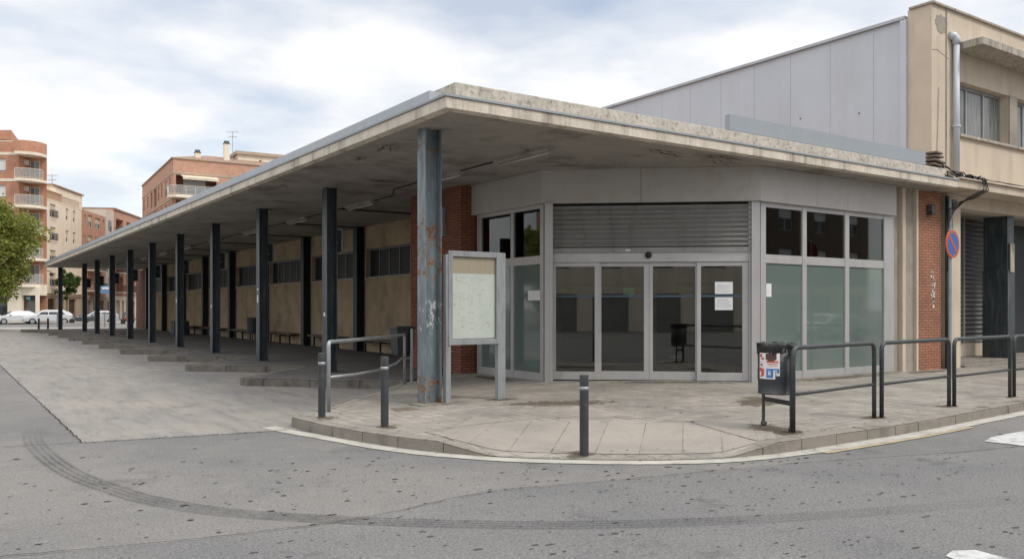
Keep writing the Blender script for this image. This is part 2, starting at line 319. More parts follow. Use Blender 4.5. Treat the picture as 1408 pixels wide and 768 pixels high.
# ------------------------------------------------------------------ mesh helpers
class MB:
    def __init__(s): s.v = []; s.f = []; s.M = None; s.uv = None
    def add(s, pts, faces):
        o = len(s.v)
        if s.M is not None: pts = [tuple(s.M @ Vector(p)) for p in pts]
        s.v += [tuple(p) for p in pts]; s.f += [tuple(o + i for i in f) for f in faces]; return s
    def box(s, x0, y0, z0, x1, y1, z1):
        if x0 > x1: x0, x1 = x1, x0
        if y0 > y1: y0, y1 = y1, y0
        if z0 > z1: z0, z1 = z1, z0
        return s.add([(x0, y0, z0), (x1, y0, z0), (x1, y1, z0), (x0, y1, z0), (x0, y0, z1), (x1, y0, z1), (x1, y1, z1), (x0, y1, z1)],
                     [(3, 2, 1, 0), (4, 5, 6, 7), (0, 1, 5, 4), (1, 2, 6, 5), (2, 3, 7, 6), (3, 0, 4, 7)])
    def prism(s, poly, z0, z1):
        a = sum(poly[i][0] * poly[(i + 1) % len(poly)][1] - poly[(i + 1) % len(poly)][0] * poly[i][1] for i in range(len(poly)))
        if a < 0: poly = poly[::-1]
        n = len(poly)
        return s.add([(x, y, z0) for x, y in poly] + [(x, y, z1) for x, y in poly],
                     [tuple(range(n))[::-1], tuple(range(n, 2 * n))] + [(i, (i + 1) % n, n + (i + 1) % n, n + i) for i in range(n)])
    def cyl(s, x, y, z0, z1, r, r1=None, n=16):
        r1 = r if r1 is None else r1
        return s.add([(x + r * math.cos(2 * math.pi * i / n), y + r * math.sin(2 * math.pi * i / n), z0) for i in range(n)] +
                     [(x + r1 * math.cos(2 * math.pi * i / n), y + r1 * math.sin(2 * math.pi * i / n), z1) for i in range(n)],
                     [tuple(range(n))[::-1], tuple(range(n, 2 * n))] + [(i, (i + 1) % n, n + (i + 1) % n, n + i) for i in range(n)])
    def lathe(s, prof, n=24, c=(0, 0)):
        pts = []; fc = []
        for r, z in prof: pts += [(c[0] + r * math.cos(2 * math.pi * i / n), c[1] + r * math.sin(2 * math.pi * i / n), z) for i in range(n)]
        for k in range(len(prof) - 1):
            for i in range(n): fc.append((k * n + i, k * n + (i + 1) % n, (k + 1) * n + (i + 1) % n, (k + 1) * n + i))
        fc.append(tuple(range(n))[::-1]); k = len(prof) - 1; fc.append(tuple(k * n + i for i in range(n)))
        return s.add(pts, fc)
    def tube(s, path, r, n=8):
        path = [Vector(p) for p in path]; rs = r if isinstance(r, (list, tuple)) else [r] * len(path)
        pts = []; fc = []; up = None
        for i, p in enumerate(path):
            d = (path[min(i + 1, len(path) - 1)] - path[max(i - 1, 0)]).normalized()
            if up is None:
                up = Vector((0, 0, 1)) if abs(d.z) < .9 else Vector((1, 0, 0))
            a = d.cross(up)
            if a.length < 1e-4: a = d.orthogonal()
            a.normalize(); b = a.cross(d).normalized(); up = b
            pts += [tuple(p + rs[i] * (math.cos(2 * math.pi * k / n) * a + math.sin(2 * math.pi * k / n) * b)) for k in range(n)]
        for i in range(len(path) - 1):
            for k in range(n): fc.append((i * n + k, i * n + (k + 1) % n, (i + 1) * n + (k + 1) % n, (i + 1) * n + k))
        fc.append(tuple(range(n))[::-1]); fc.append(tuple((len(path) - 1) * n + k for k in range(n)))
        return s.add(pts, fc)
    def holed(s, x0, x1, z0, z1, holes, t=.25, y=0.0, reveal=True):
        """wall in the XZ plane at y (front, facing -y), thickness t behind; holes = (xa, za, xb, zb)"""
        xs = sorted({x0, x1} | {min(max(h[i], x0), x1) for h in holes for i in (0, 2)}); zs = sorted({z0, z1} | {min(max(h[i], z0), z1) for h in holes for i in (1, 3)})
        for i in range(len(xs) - 1):
            for k in range(len(zs) - 1):
                cx, cz = (xs[i] + xs[i + 1]) / 2, (zs[k] + zs[k + 1]) / 2
                if any(h[0] < cx < h[2] and h[1] < cz < h[3] for h in holes): continue
                a, b, c, d = xs[i], xs[i + 1], zs[k], zs[k + 1]
                s.add([(a, y, c), (b, y, c), (b, y, d), (a, y, d)], [(0, 1, 2, 3)])
                s.add([(a, y + t, c), (b, y + t, c), (b, y + t, d), (a, y + t, d)], [(3, 2, 1, 0)])
        for a, c, b, d in holes + [(x0, z0, x1, z1)]:
            p = [(a, y, c), (b, y, c), (b, y, d), (a, y, d), (a, y + t, c), (b, y + t, c), (b, y + t, d), (a, y + t, d)]
            s.add(p, [(0, 4, 5, 1), (1, 5, 6, 2), (2, 6, 7, 3), (3, 7, 4, 0)])
        return s
    def build(s, name, mat, parent=None, world=False, smooth=False, bevel=0, label=None):
        me = bpy.data.meshes.new(name); v = s.v
        if world and parent is not None:
            r = parent
            while r.parent: r = r.parent
            o = r.location; v = [(p[0] - o[0], p[1] - o[1], p[2] - o[2]) for p in v]
        me.from_pydata(v, [], s.f); me.materials.append(MATS[mat]); me.validate(); me.update()
        if smooth:
            for p in me.polygons: p.use_smooth = True
        ob = bpy.data.objects.new(name, me); C.objects.link(ob)
        if parent is not None: ob.parent = parent
        if bevel:
            b = ob.modifiers.new('bevel', 'BEVEL'); b.width = bevel; b.segments = 2; b.limit_method = 'ANGLE'; b.angle_limit = R(50)
        if label: ob['label'] = label
        return ob

def tag(o, label=None, cat=None, group=None, kind=None):
    if label: o['label'] = label
    if cat: o['category'] = cat
    if group: o['group'] = group
    if kind: o['kind'] = kind
    return o
def thing(name, loc, label, cat, rz=0, group=None):
    o = bpy.data.objects.new(name, None); C.objects.link(o); o.location = loc; o.rotation_euler = (0, 0, rz); o.empty_display_size = .2
    return tag(o, label, cat, group)
def dup(root, loc, rz=None, label=None):
    def cp(o, par):
        c = o.copy(); C.objects.link(c); c.parent = par
        for ch in list(o.children): cp(ch, c)
        return c
    r = cp(root, None); r.location = loc
    if rz is not None: r.rotation_euler = (0, 0, rz)
    if label: r['label'] = label
    return r
def struct(mb, name, mat, **k):
    o = mb.build(name, mat, **k); o['kind'] = 'structure'; return o
def ORD(i): return ['first', 'second', 'third', 'fourth', 'fifth', 'sixth', 'seventh', 'eighth', 'ninth', 'tenth', 'eleventh', 'twelfth', 'thirteenth'][i]
def cw(a, D): return (CA * a + SA * D, -SA * a + CA * D)     # lateral / depth as surveyed from the camera -> world
CROT = -math.atan2(784, 1145)

# ------------------------------------------------------------------ ground, apron, pavement
mb = MB(); mb.add([(-500, -300, 0), (700, -300, 0), (700, 900, 0), (-500, 900, 0)], [(0, 1, 2, 3)]); struct(mb, 'ground', 'asphalt')
mb = MB()
edge = [(1.46, 11.72), (2.7, 11.5), (4.4, 11.2), (4.6, 12.6), (13, 17), (13, 76), (1.40, 76)]
mb.add([(x, y, .004) for x, y in edge], [tuple(range(len(edge)))]); struct(mb, 'bay_apron', 'apron_concrete')

def catmull(P, step=.12):
    out = []
    for i in range(len(P) - 1):
        p0 = Vector(P[max(i - 1, 0)]); p1 = Vector(P[i]); p2 = Vector(P[i + 1]); p3 = Vector(P[min(i + 2, len(P) - 1)])
        n = max(2, int((p2 - p1).length / step))
        for k in range(n):
            t = k / n; d1 = (p2 - p0) * .5; d2 = (p3 - p1) * .5; L_ = (p2 - p1).length
            if d1.length: d1 = d1.normalized() * L_
            if d2.length: d2 = d2.normalized() * L_
            q = (2 * t**3 - 3 * t**2 + 1) * p1 + (t**3 - 2 * t**2 + t) * d1 + (-2 * t**3 + 3 * t**2) * p2 + (t**3 - t**2) * d2
            out.append(q)
    out.append(Vector(P[-1])); return out
KL = [(7.90, 15.60), (6.73, 14.30), (4.12, 11.60)]
KC = [(4.12, 11.60), (4.26, 10.30), (4.50, 9.30), (4.80, 8.55), (5.25, 7.85), (5.85, 7.25), (6.55, 6.73), (7.25, 6.40), (8.05, 6.26), (9.15, 6.24), (10.99, 6.28), (14.85, 6.58), (22, 7.1), (60, 9.5)]
KP = [Vector(p) for p in KL[:-1]]
a_, b_ = Vector(KL[1]), Vector(KL[2]); KP = [Vector(KL[0]) + (a_ - Vector(KL[0])) * t / 8 for t in range(8)] + [a_ + (b_ - a_) * t / 20 for t in range(20)]
i_corner = len(KP)
KP += catmull(KC, .15)
CUM = [0]
for i in range(1, len(KP)): CUM.append(CUM[-1] + (KP[i] - KP[i - 1]).length)
def s_at(x, y):
    best = (1e9, 0, 0)
    for i in range(len(KP) - 1):
        a, b = KP[i], KP[i + 1]; d = b - a; L2 = d.length_squared
        t = max(0, min(1, ((x - a.x) * d.x + (y - a.y) * d.y) / L2)); q = a + d * t
        e = math.hypot(x - q.x, y - q.y)
        if e < best[0]: best = (e, CUM[i] + t * d.length, i)
    return best
sA = s_at(4.80, 8.55)[1]; sB = s_at(5.18, 7.95)[1]; sC = s_at(7.35, 6.37)[1]; sD = s_at(8.05, 6.26)[1]
def sm(t): t = max(0, min(1, t)); return t * t * (3 - 2 * t)
def kw(s):
    if s < sA or s > sD: return 0.0
    if s < sB: return (s - sA) / (sB - sA)
    if s > sC: return (sD - s) / (sD - sC)
    return 1.0
def zfun(x, y):
    if y > 17.0 or (x > 7.9 and y > 15.6 + (x - 7.9) * .667): return .17
    d, s, _ = s_at(x, y)
    z = .14 + .03 * min(d / 3, 1) + .03 * sm((d - 3) / 4) * max(0, min(1, (x - 8) / 3))
    return z - (.125) * kw(s) * max(0, 1 - d / 1.9)
TG = [((7.9, 15.6), (10.6, 17.4)), ((6.73, 14.3), (10.6, 17.0)), ((4.12, 11.6), (10.6, 16.2)), ((4.26, 10.3), (10.6, 15.2)), ((4.5, 9.3), (10.8, 14.6)), ((5.25, 7.85), (11.3, 13.9)), ((5.85, 7.25), (12, 13.2)),
      ((6.55, 6.73), (12.7, 12.6)), ((7.25, 6.4), (13.3, 12.1)), ((8.05, 6.26), (14, 11.6)), ((9.15, 6.24), (14.6, 11.6)), ((10.99, 6.28), (15.6, 11.6)), ((14.85, 6.58), (18, 11.7)), ((22, 7.1), (23, 13.5)), ((60, 9.5), (60, 13.5))]
TS = [(s_at(*k)[1], Vector(t)) for k, t in TG]; TS[0] = (0, TS[0][1])
def target(s):
    for (s0, t0), (s1, t1) in zip(TS, TS[1:]):
        if s <= s1: return t0.lerp(t1, (s - s0) / (s1 - s0))
    return TS[-1][1]
rows = [0, .25, .45, .7, 1.0, 1.3, 1.6, 1.9, 2.3, 2.8, 3.5, 4.5, None]
mb = MB(); pts = []
for p, s in zip(KP, CUM):
    T = target(s); L_ = (T - p).length
    for r in rows:
        q = T if (r is None or r >= L_) else p + (T - p) * (r / L_)
        if r is not None and r >= L_ : q = p + (T - p) * .995
        pts.append((q.x, q.y, zfun(q.x, q.y)))
nr = len(rows); fc = []
for i in range(len(KP) - 1):
    for k in range(nr - 1): fc.append((i * nr + k, (i + 1) * nr + k, (i + 1) * nr + k + 1, i * nr + k + 1))
mb.add(pts, fc); struct(mb, 'pavement', 'pavement_tiles')
# dropped kerb slabs
mb = MB(); pts = []; uvs = []
ix = [i for i, s in enumerate(CUM) if sA - .25 <= s <= sD + .1]; rr = [.24, .5, .8, 1.1, 1.4, 1.7, 1.95]
for i in ix:
    p, s = KP[i], CUM[i]; T = target(s); n_ = (T - p).normalized()
    for r in rr:
        q = p + n_ * r; pts.append((q.x, q.y, zfun(q.x, q.y) + .006)); uvs.append((s, r + 1))
fc = [(a * 7 + k, (a + 1) * 7 + k, (a + 1) * 7 + k + 1, a * 7 + k + 1) for a in range(len(ix) - 1) for k in range(6)]
mb.add(pts, fc); o = struct(mb, 'dropped_kerb_slabs', 'ramp_slabs')
uvl = o.data.uv_layers.new(name='UVMap')
for lp in o.data.loops: uvl.data[lp.index].uv = uvs[lp.vertex_index]

def kerb_run(mb, P, zf, wdt=.22, stone=.62, side=1, gap=.006):
    """kerb stones along polyline P (2D), the street on the right-hand side"""
    cum = [0]
    for i in range(1, len(P)): cum.append(cum[-1] + (P[i] - P[i - 1]).length)
    def at(s):
        s = max(0, min(cum[-1], s))
        for i in range(len(P) - 1):
            if s <= cum[i + 1] + 1e-9: return P[i].lerp(P[i + 1], (s - cum[i]) / max(1e-9, cum[i + 1] - cum[i]))
        return P[-1]
    def fr(s):
        p = at(s); d = (at(s + .03) - at(s - .03)).normalized(); return p, Vector((-d.y, d.x)) * side
    s = 0
    while s < cum[-1] - .05:
        e = min(cum[-1], s + stone * random.uniform(.9, 1.15)); ns = 4; dz = random.uniform(-.004, .005); dn = random.uniform(-.005, .005)
        pts = []
        for k in range(ns + 1):
            q = s + gap + (e - s - 2 * gap) * k / ns; p, n = fr(q); z = zf(q, p) + .006 + dz
            for off, zz in ((dn, -.05), (dn, max(z - .025, -.02)), (dn + .02, z), (wdt, z), (wdt, -.05)):
                pts.append((p.x + n.x * off, p.y + n.y * off, zz))
        fc = [(a * 5 + k, (a + 1) * 5 + k, (a + 1) * 5 + (k + 1) % 5, a * 5 + (k + 1) % 5) for a in range(ns) for k in range(5)]
        fc += [(4, 3, 2, 1, 0), tuple(ns * 5 + k for k in range(5))]
        mb.add(pts, fc); s = e
mb = MB()
kerb_run(mb, KP[:i_corner + 1], lambda s, p: .14)
s0 = CUM[i_corner]
PP = [p for p in KP[i_corner:] if p.x < 45]
kerb_run(mb, PP, lambda s, p: .14 - .125 * kw(s + s0))
struct(mb, 'kerb', 'kerb_stone')
# gutter strip and yellow line
def strip(mb, P, o0, o1, z, jit=0.0):
    pts = []
    for i, p in enumerate(P):
        d = (P[min(i + 1, len(P) - 1)] - P[max(i - 1, 0)]).normalized(); n = Vector((d.y, -d.x))
        j = random.uniform(-jit, jit); k = random.uniform(-jit, jit)
        pts += [(p.x + n.x * (o0 + j), p.y + n.y * (o0 + j), z), (p.x + n.x * (o1 + k), p.y + n.y * (o1 + k), z)]
    mb.add(pts, [(2 * i, 2 * i + 1, 2 * i + 3, 2 * i + 2) for i in range(len(P) - 1)])
mb = MB(); G0 = catmull([(3.95, 11.75), (4.02, 11.3)] + KC[1:], .12)
strip(mb, [p for p in G0 if p.x < 45], .0, .225, .008, .008); struct(mb, 'gutter_strip', 'gutter')
mb = MB(); strip(mb, [p for p in KP[i_corner:] if 8.4 < p.x < 12.2], .235, .315, .009, .004); struct(mb, 'yellow_road_line', 'yellow_line')
mb = MB(); mb.add([(10.93, 5.34, .009), (11.35, 5.46, .009), (11.92, 5.48, .009), (12.7, 5.45, .009), (12.4, 4.92, .009), (10.97, 4.87, .009)], [(5, 4, 3, 2, 1, 0)])
mb.add([(5.55, 2.72, .009), (5.66, 3.02, .009), (5.82, 3.06, .009), (5.97, 2.98, .009), (5.93, 2.5, .009), (5.6, 2.45, .009)], [(5, 4, 3, 2, 1, 0)])
struct(mb, 'white_road_markings', 'white_line')
# tyre marks: rubber left on the asphalt, broken up so the stones show through
m = NT('tyre_rubber'); t = m.t; t.nodes.remove(m.b)
df = m.n('ShaderNodeBsdfDiffuse'); df.inputs[0].default_value = (.055, .055, .058, 1); tr = m.n('ShaderNodeBsdfTransparent')
ms = m.n('ShaderNodeMixShader'); fz = m.noise(55, 4, .7); sp = m.n('ShaderNodeSeparateXYZ'); m.l(m.tc.outputs['UV'], sp.inputs[0])
wave = m.math('ABSOLUTE', m.math('SINE', m.math('MULTIPLY', sp.outputs[1], 12.56)))
fac = m.math('MULTIPLY', m.math('MULTIPLY', m.math('MULTIPLY', m.ramp(fz, .30, .72), m.ramp(m.noise(1.1, 5, .7), .30, .62, (.35, .35, .35))), m.math('ADD', m.math('MULTIPLY', m.math('POWER', wave, 2.5), .8), .2)), m.math('MULTIPLY', sp.outputs[0], .85))
m.l(fac, ms.inputs[0]); m.l(tr.outputs[0], ms.inputs[1]); m.l(df.outputs[0], ms.inputs[2]); m.l(ms.outputs[0], m.out.inputs[0]); MATS['tyre_rubber'] = m.m
def skid(P, wdt, fades, name='tyre_marks'):
    P = catmull(P, .12); mb = MB(); pts = []; uv = []; n = len(P)
    for i, p in enumerate(P):
        d = (P[min(i + 1, n - 1)] - P[max(i - 1, 0)]).normalized(); q = Vector((d.y, -d.x))
        f = i / (n - 1); k = 0
        for (f0, v0), (f1, v1) in zip(fades, fades[1:]):
            if f0 <= f <= f1: k = v0 + (v1 - v0) * (f - f0) / (f1 - f0)
        for c in range(5): pts.append((p.x + q.x * wdt * (c / 4 - .5), p.y + q.y * wdt * (c / 4 - .5), .009)); uv.append((k, c / 4))
    fc = [(a * 5 + c, a * 5 + c + 1, (a + 1) * 5 + c + 1, (a + 1) * 5 + c) for a in range(n - 1) for c in range(4)]
    mb.add(pts, fc); o = struct(mb, name, 'tyre_rubber'); l = o.data.uv_layers.new(name='UVMap')
    for lp in o.data.loops: l.data[lp.index].uv = uv[lp.vertex_index]
skid([(1.14, 13.78), (1.0, 12.79), (.96, 11.82), (1.02, 10.38), (1.14, 9.34), (1.34, 8.48), (1.49, 7.95), (1.86, 7.18), (2.34, 6.59), (2.86, 6.06), (3.66, 5.38), (4.42, 4.89), (5.45, 4.38), (6.73, 3.9), (7.94, 3.54)], .26,
     [(0, 0), (.08, .35), (.22, .9), (.6, 1), (.78, .65), (1, .2)])

m = NT('asphalt_newer'); a = m.noise(.5, 6, .6); f = m.noise(48, 3, .75); g = m.noise(140, 2, .75)
base = m.mix(m.ramp(a, .36, .64), (.132, .131, .131), (.165, .160, .157))
base = m.mix(1.0, base, m.ramp(f, .28, .72, (.56, .56, .56), (1.5, 1.49, 1.47)), 'MULTIPLY')
base = m.mix(1.0, base, m.ramp(g, .3, .7, (.75, .75, .75), (1.26, 1.26, 1.26)), 'MULTIPLY')
base = m.mix(m.math('MULTIPLY', m.ramp(m.noise(1.3, 9, .74), .57, .66), .5), base, (.07, .069, .068))
vo = m.n('ShaderNodeTexVoronoi', feature='F1'); vo.inputs['Scale'].default_value = 2.6; m.l(m.tc.outputs['Object'], vo.inputs['Vector'])
base = m.mix(m.math('MULTIPLY', m.math('MULTIPLY', m.math('LESS_THAN', vo.outputs['Distance'], .05), m.ramp(m.noise(.8, 3), .42, .55)), .75), base, (.04, .038, .036))
m.col(base, .86, spec=.3); m.bump(m.math('ADD', f, g), .35, .006); MATS['asphalt_newer'] = m.m
seam = catmull([(-6, 8.2), (-2.4, 7.3), (.33, 6.62), (1.2, 6.42), (2.49, 6.19), (3.3, 6.3), (4.42, 6.42), (5.93, 6.05), (7.6, 5.75), (10.59, 4.95), (16, 4.3), (30, 3.5)], .2)
random.seed(77); seam = [Vector((p.x + random.gauss(0, .012), p.y + random.gauss(0, .012))) for p in seam]
pl2 = [(p.x, p.y) for p in seam] + [(30, -12), (-6, -12)]
mb = MB(); tri = tessellate_polygon([[Vector((x, y, 0)) for x, y in pl2]]); mb.add([(x, y, .0035) for x, y in pl2], [tuple(t) for t in tri])
o = struct(mb, 'newer_road_surface', 'asphalt_newer')
if o.data.polygons[0].normal.z < 0: o.data.flip_normals()
def decal(name, color, strength, scale, thr=.5, wd=.18):
    m = NT(name); t = m.t; t.nodes.remove(m.b); df = m.n('ShaderNodeBsdfDiffuse'); df.inputs[0].default_value = (*color, 1); tr = m.n('ShaderNodeBsdfTransparent'); ms = m.n('ShaderNodeMixShader')
    sp = m.n('ShaderNodeSeparateXYZ'); m.l(m.tc.outputs['UV'], sp.inputs[0])
    n = m.noise(scale, 9, .72); v = m.math('ADD', m.math('MULTIPLY', n, 1.3), m.math('MULTIPLY', sp.outputs[0], .55))
    m.l(m.math('MULTIPLY', m.ramp(v, thr + .42, thr + .42 + wd), strength), ms.inputs[0]); m.l(tr.outputs[0], ms.inputs[1]); m.l(df.outputs[0], ms.inputs[2]); m.l(ms.outputs[0], m.out.inputs[0]); MATS[name] = m.m
decal('oil_dark', (.055, .053, .051), .38, 12, .60, .60)
decal('seam_dark', (.035, .033, .03), .8, 14, .42)
decal('dirt_brown', (.13, .105, .075), .6, 8, .50, .45)
decal('pale_wear', (.38, .35, .31), .30, 4, .46, .55)
def stain_sheet(name, mat, spots):
    mb = MB(); uv = []
    for (x, y, rx, ry, an) in spots:
        n = 20; o = len(mb.v); zf = zfun(x, y) if inside_pav(x, y) else 0.0
        pts = [(x, y)]; uv.append(1)
        for rr_, k in ((.5, .6), (1, 0)):
            for i in range(n):
                a = 2 * math.pi * i / n; u_, v_ = rx * rr_ * math.cos(a), ry * rr_ * math.sin(a); pts.append((x + u_ * math.cos(an) - v_ * math.sin(an), y + u_ * math.sin(an) + v_ * math.cos(an))); uv.append(k)
        fc = [(0, 1 + i, 1 + (i + 1) % n) for i in range(n)] + [(1 + i, 1 + n + i, 1 + n + (i + 1) % n, 1 + (i + 1) % n) for i in range(n)]
        mb.add([(p[0], p[1], (zfun(*p) + .009 if zf else .0105)) for p in pts], fc)
    o = struct(mb, name, mat); l = o.data.uv_layers.new(name='UVMap')
    for lp in o.data.loops: l.data[lp.index].uv = (uv[lp.vertex_index], 0)
def inside_pav(x, y):
    d, s, i = s_at(x, y)
    if i >= len(KP) - 1: return False
    a, b = KP[i], KP[i + 1]; return (b.x - a.x) * (y - a.y) - (b.y - a.y) * (x - a.x) > 0 and d > .05
random.seed(12)
stain_sheet('oil_stains', 'oil_dark', [(2.15, 12.1, .62, .2, R(-35)), (2.9, 7.75, 1.2, .5, R(-48)), (3.8, 6.9, 1.0, .4, R(-40)), (3.9, 16.5, 1.8, .6, R(-45)), (5.2, 14.5, .9, .35, R(-45)), (4.4, 19.5, 1.8, .4, R(-50))])
stain_sheet('pavement_grime', 'dirt_brown', [(6.5, 11.8, .7, .5, 0), (7.75, 11.6, .45, .3, 0), (8.75, 6.9, .7, .45, 1.2), (8.7, 6.6, .4, .2, 0), (10.9, 6.85, .45, .2, 0), (13.1, 6.98, .45, .2, 0), (6.0, 7.4, .3, .25, 0), (4.5, 11.2, .3, .3, 0), (4.8, 9.9, .3, .25, 0),
    (12.1, 12.2, 2.0, .25, R(-40)), (16, 10.9, 2.4, .25, 0), (9.9, 15.3, 1.2, .3, R(90)), (9.6, 17.7, .9, .3, R(90)), (19.5, 10.8, 1.4, .3, 0), (11, 9, 1.2, .5, .6), (8.2, 10.6, 1.4, .6, -.4)])
def seams(name, lines, w0):
    mb = MB(); uv = []
    for P in lines:
        P = catmull(P, .1); P = [Vector((p.x + random.gauss(0, .008), p.y + random.gauss(0, .008))) for p in P]; st0 = len(mb.v); pts = []
        for i, p in enumerate(P):
            d = (P[min(i + 1, len(P) - 1)] - P[max(i - 1, 0)]).normalized(); q = Vector((d.y, -d.x)) * w0 * random.uniform(.5, 1.4) / 2
            z = zfun(p.x, p.y) + .010 if inside_pav(p.x, p.y) else .0125
            pts += [(p.x + q.x, p.y + q.y, z), (p.x - q.x, p.y - q.y, z)]; uv += [1, 1]
        mb.add(pts, [(2 * i, 2 * i + 1, 2 * i + 3, 2 * i + 2) for i in range(len(P) - 1)])
    o = struct(mb, name, 'seam_dark'); l = o.data.uv_layers.new(name='UVMap')
    for lp in o.data.loops: l.data[lp.index].uv = (uv[lp.vertex_index], 0)
seams('road_cracks', [[(p.x, p.y) for p in seam[20:-20:6]], [(1.46, 11.72), (2.7, 11.5), (3.95, 11.28)], [(1.46, 11.72), (1.455, 15), (1.44, 20), (1.42, 30), (1.42, 45)], [(-6, 13.8), (-2, 12.4), (1.46, 11.72)]], .013)
seams('paving_cracks', [[(4.98, 9.2), (6.1, 9.35), (7.2, 9.15), (8.35, 8.0)], [(8.35, 8.0), (8.1, 7.2), (7.95, 6.5)], [(4.98, 9.2), (5.0, 8.5)], [(4.6, 11.9), (6.6, 14.2)], [(6.9, 11.2), (9.0, 9.4), (11.5, 8.4)]], .014)

# sawtooth platform
tips = [18.4 + 5.0 * k for k in range(10)]
poly = [(13, 17.0), (10.6, 17.4), (7.9, 15.6)]
for k, ty in enumerate(tips):
    poly += [(5.42, ty - .12), (5.40, ty + .05), (5.55, ty + .2)]
    ny = ty + 5.0 - 2.5
    if k < len(tips) - 1: poly.append((7.75, ny + .1))
poly += [(7.0, 64.6), (4.57, 66.2), (4.7, 69.5), (13, 69.5)]
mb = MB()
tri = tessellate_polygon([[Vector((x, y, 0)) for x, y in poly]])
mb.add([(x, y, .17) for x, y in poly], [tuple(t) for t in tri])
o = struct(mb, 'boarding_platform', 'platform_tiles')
if o.data.polygons[0].normal.z < 0: o.data.flip_normals()
mb = MB(); E_ = [Vector(p) for p in poly[2:-1]]
for a, b in zip(E_, E_[1:]):
    kerb_run(mb, [a, b], lambda s, p: .168, wdt=.2, stone=1.0, side=-1)
struct(mb, 'platform_kerb', 'platform_kerb_stone')
# far pavement in front of the distant facades
mb = MB()
q = [cw(-90, 66), cw(10, 66), cw(10, 72), cw(-90, 72)]; mb.add([(x, y, .006) for x, y in q], [(0, 1, 2, 3)])
q = [cw(-95, 87.6), cw(-20, 87.6), cw(-20, 140), cw(-95, 140)]; mb.add([(x, y, .12) for x, y in q], [(0, 1, 2, 3)])
q = [cw(-95, 87.6), cw(-20, 87.6)]; mb.add([(*q[0], 0), (*q[1], 0), (*q[1], .12), (*q[0], .12)], [(0, 1, 2, 3)])
struct(mb, 'far_pavement', 'plaza_tiles')

# ------------------------------------------------------------------ the bus canopy
canopy = thing('bus_canopy', (6.43, 11.79, .15), 'long flat concrete canopy with weathered beige edge on steel columns along the bus bays', 'canopy')
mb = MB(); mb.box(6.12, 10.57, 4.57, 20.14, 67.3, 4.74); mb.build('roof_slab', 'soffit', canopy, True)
def fascia(mb, a, b, z0, z1, inset):
    pass
mb = MB()
# left edge beam (lip 12 cm wide, chamfered to the soffit), front edge, far edge
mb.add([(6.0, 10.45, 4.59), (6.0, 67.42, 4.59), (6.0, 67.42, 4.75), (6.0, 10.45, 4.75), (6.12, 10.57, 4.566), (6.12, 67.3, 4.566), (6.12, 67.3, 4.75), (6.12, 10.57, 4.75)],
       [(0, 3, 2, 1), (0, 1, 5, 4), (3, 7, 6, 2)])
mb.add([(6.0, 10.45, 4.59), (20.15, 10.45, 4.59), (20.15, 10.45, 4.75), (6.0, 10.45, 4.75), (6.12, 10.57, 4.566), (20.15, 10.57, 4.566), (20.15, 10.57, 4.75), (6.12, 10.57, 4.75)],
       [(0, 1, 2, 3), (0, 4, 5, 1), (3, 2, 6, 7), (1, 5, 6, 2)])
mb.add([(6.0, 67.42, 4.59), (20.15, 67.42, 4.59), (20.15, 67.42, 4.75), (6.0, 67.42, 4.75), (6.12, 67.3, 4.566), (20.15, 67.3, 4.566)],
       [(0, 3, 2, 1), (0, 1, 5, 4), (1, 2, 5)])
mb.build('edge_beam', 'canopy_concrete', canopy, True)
mb = MB(); mb.box(5.975, 10.425, 4.755, 20.15, 10.62, 4.787); mb.box(5.975, 10.622, 4.755, 6.17, 67.45, 4.787); mb.build('flashing', 'upstand_grey', canopy, True)
mb = MB(); mb.box(6.30, 10.70, 4.76, 20.10, 10.98, 5.06); mb.box(6.30, 10.982, 4.76, 6.5, 11.9, 5.06); mb.build('parapet', 'pitted_concrete', canopy, True, bevel=.012)
mb = MB(); mb.box(6.05, 11.04, 4.79, 6.27, 67.2, 4.965); mb.build('metal_upstand', 'upstand_light', canopy, True)
mb = MB(); mb.box(12.38, 10.74, 5.085, 19.22, 10.77, 5.385); mb.box(12.38, 10.772, 5.065, 12.42, 10.86, 5.385); mb.build('sheet_upstand', 'upstand_grey', canopy, True)
mb = MB(); mb.box(6.5, 11.0, 4.742, 20.1, 67.2, 4.78); mb.build('roof_covering', 'far_tiles', canopy, True)
def hcol(mb, x, y, z0, z1, fw=.26, wd=.25, t=.018):
    mb.box(x - wd / 2, y - fw / 2, z0, x - wd / 2 + t, y + fw / 2, z1)
    mb.box(x + wd / 2 - t, y - fw / 2, z0, x + wd / 2, y + fw / 2, z1)
    mb.box(x - wd / 2 + t, y - .010, z0, x + wd / 2 - t, y + .010, z1)
cx_, cy_ = 6.50, 11.85
mb = MB(); hcol(mb, cx_, cy_, .10, 4.57, .27, .30, .02)
o = mb.build('column', 'steel_rusty', canopy, True, bevel=.004, label='rust flecked blue grey corner column')
mb = MB(); mb.box(cx_ - .30, cy_ - .30, .155, cx_ + .32, cy_ + .2, .172); mb.build('base_mortar', 'kerb_stone', o, True)
cys = [18.96, 24.06, 29.1, 34.2, 39.4, 44.6, 49.9, 55.2, 60.5]
protoc = None
for i, y in enumerate(cys + [66.95]):
    x = 7.68 if i < 9 else 6.95
    if protoc is None:
        mb = MB(); hcol(mb, 0, 0, 0, 4.42, .30, .26, .018); protoc = mb.build('column', 'steel_teal', canopy, bevel=.003); c = protoc
    else:
        c = protoc.copy(); C.objects.link(c)
    c.location = (x - 6.43, y - 11.79, .01)

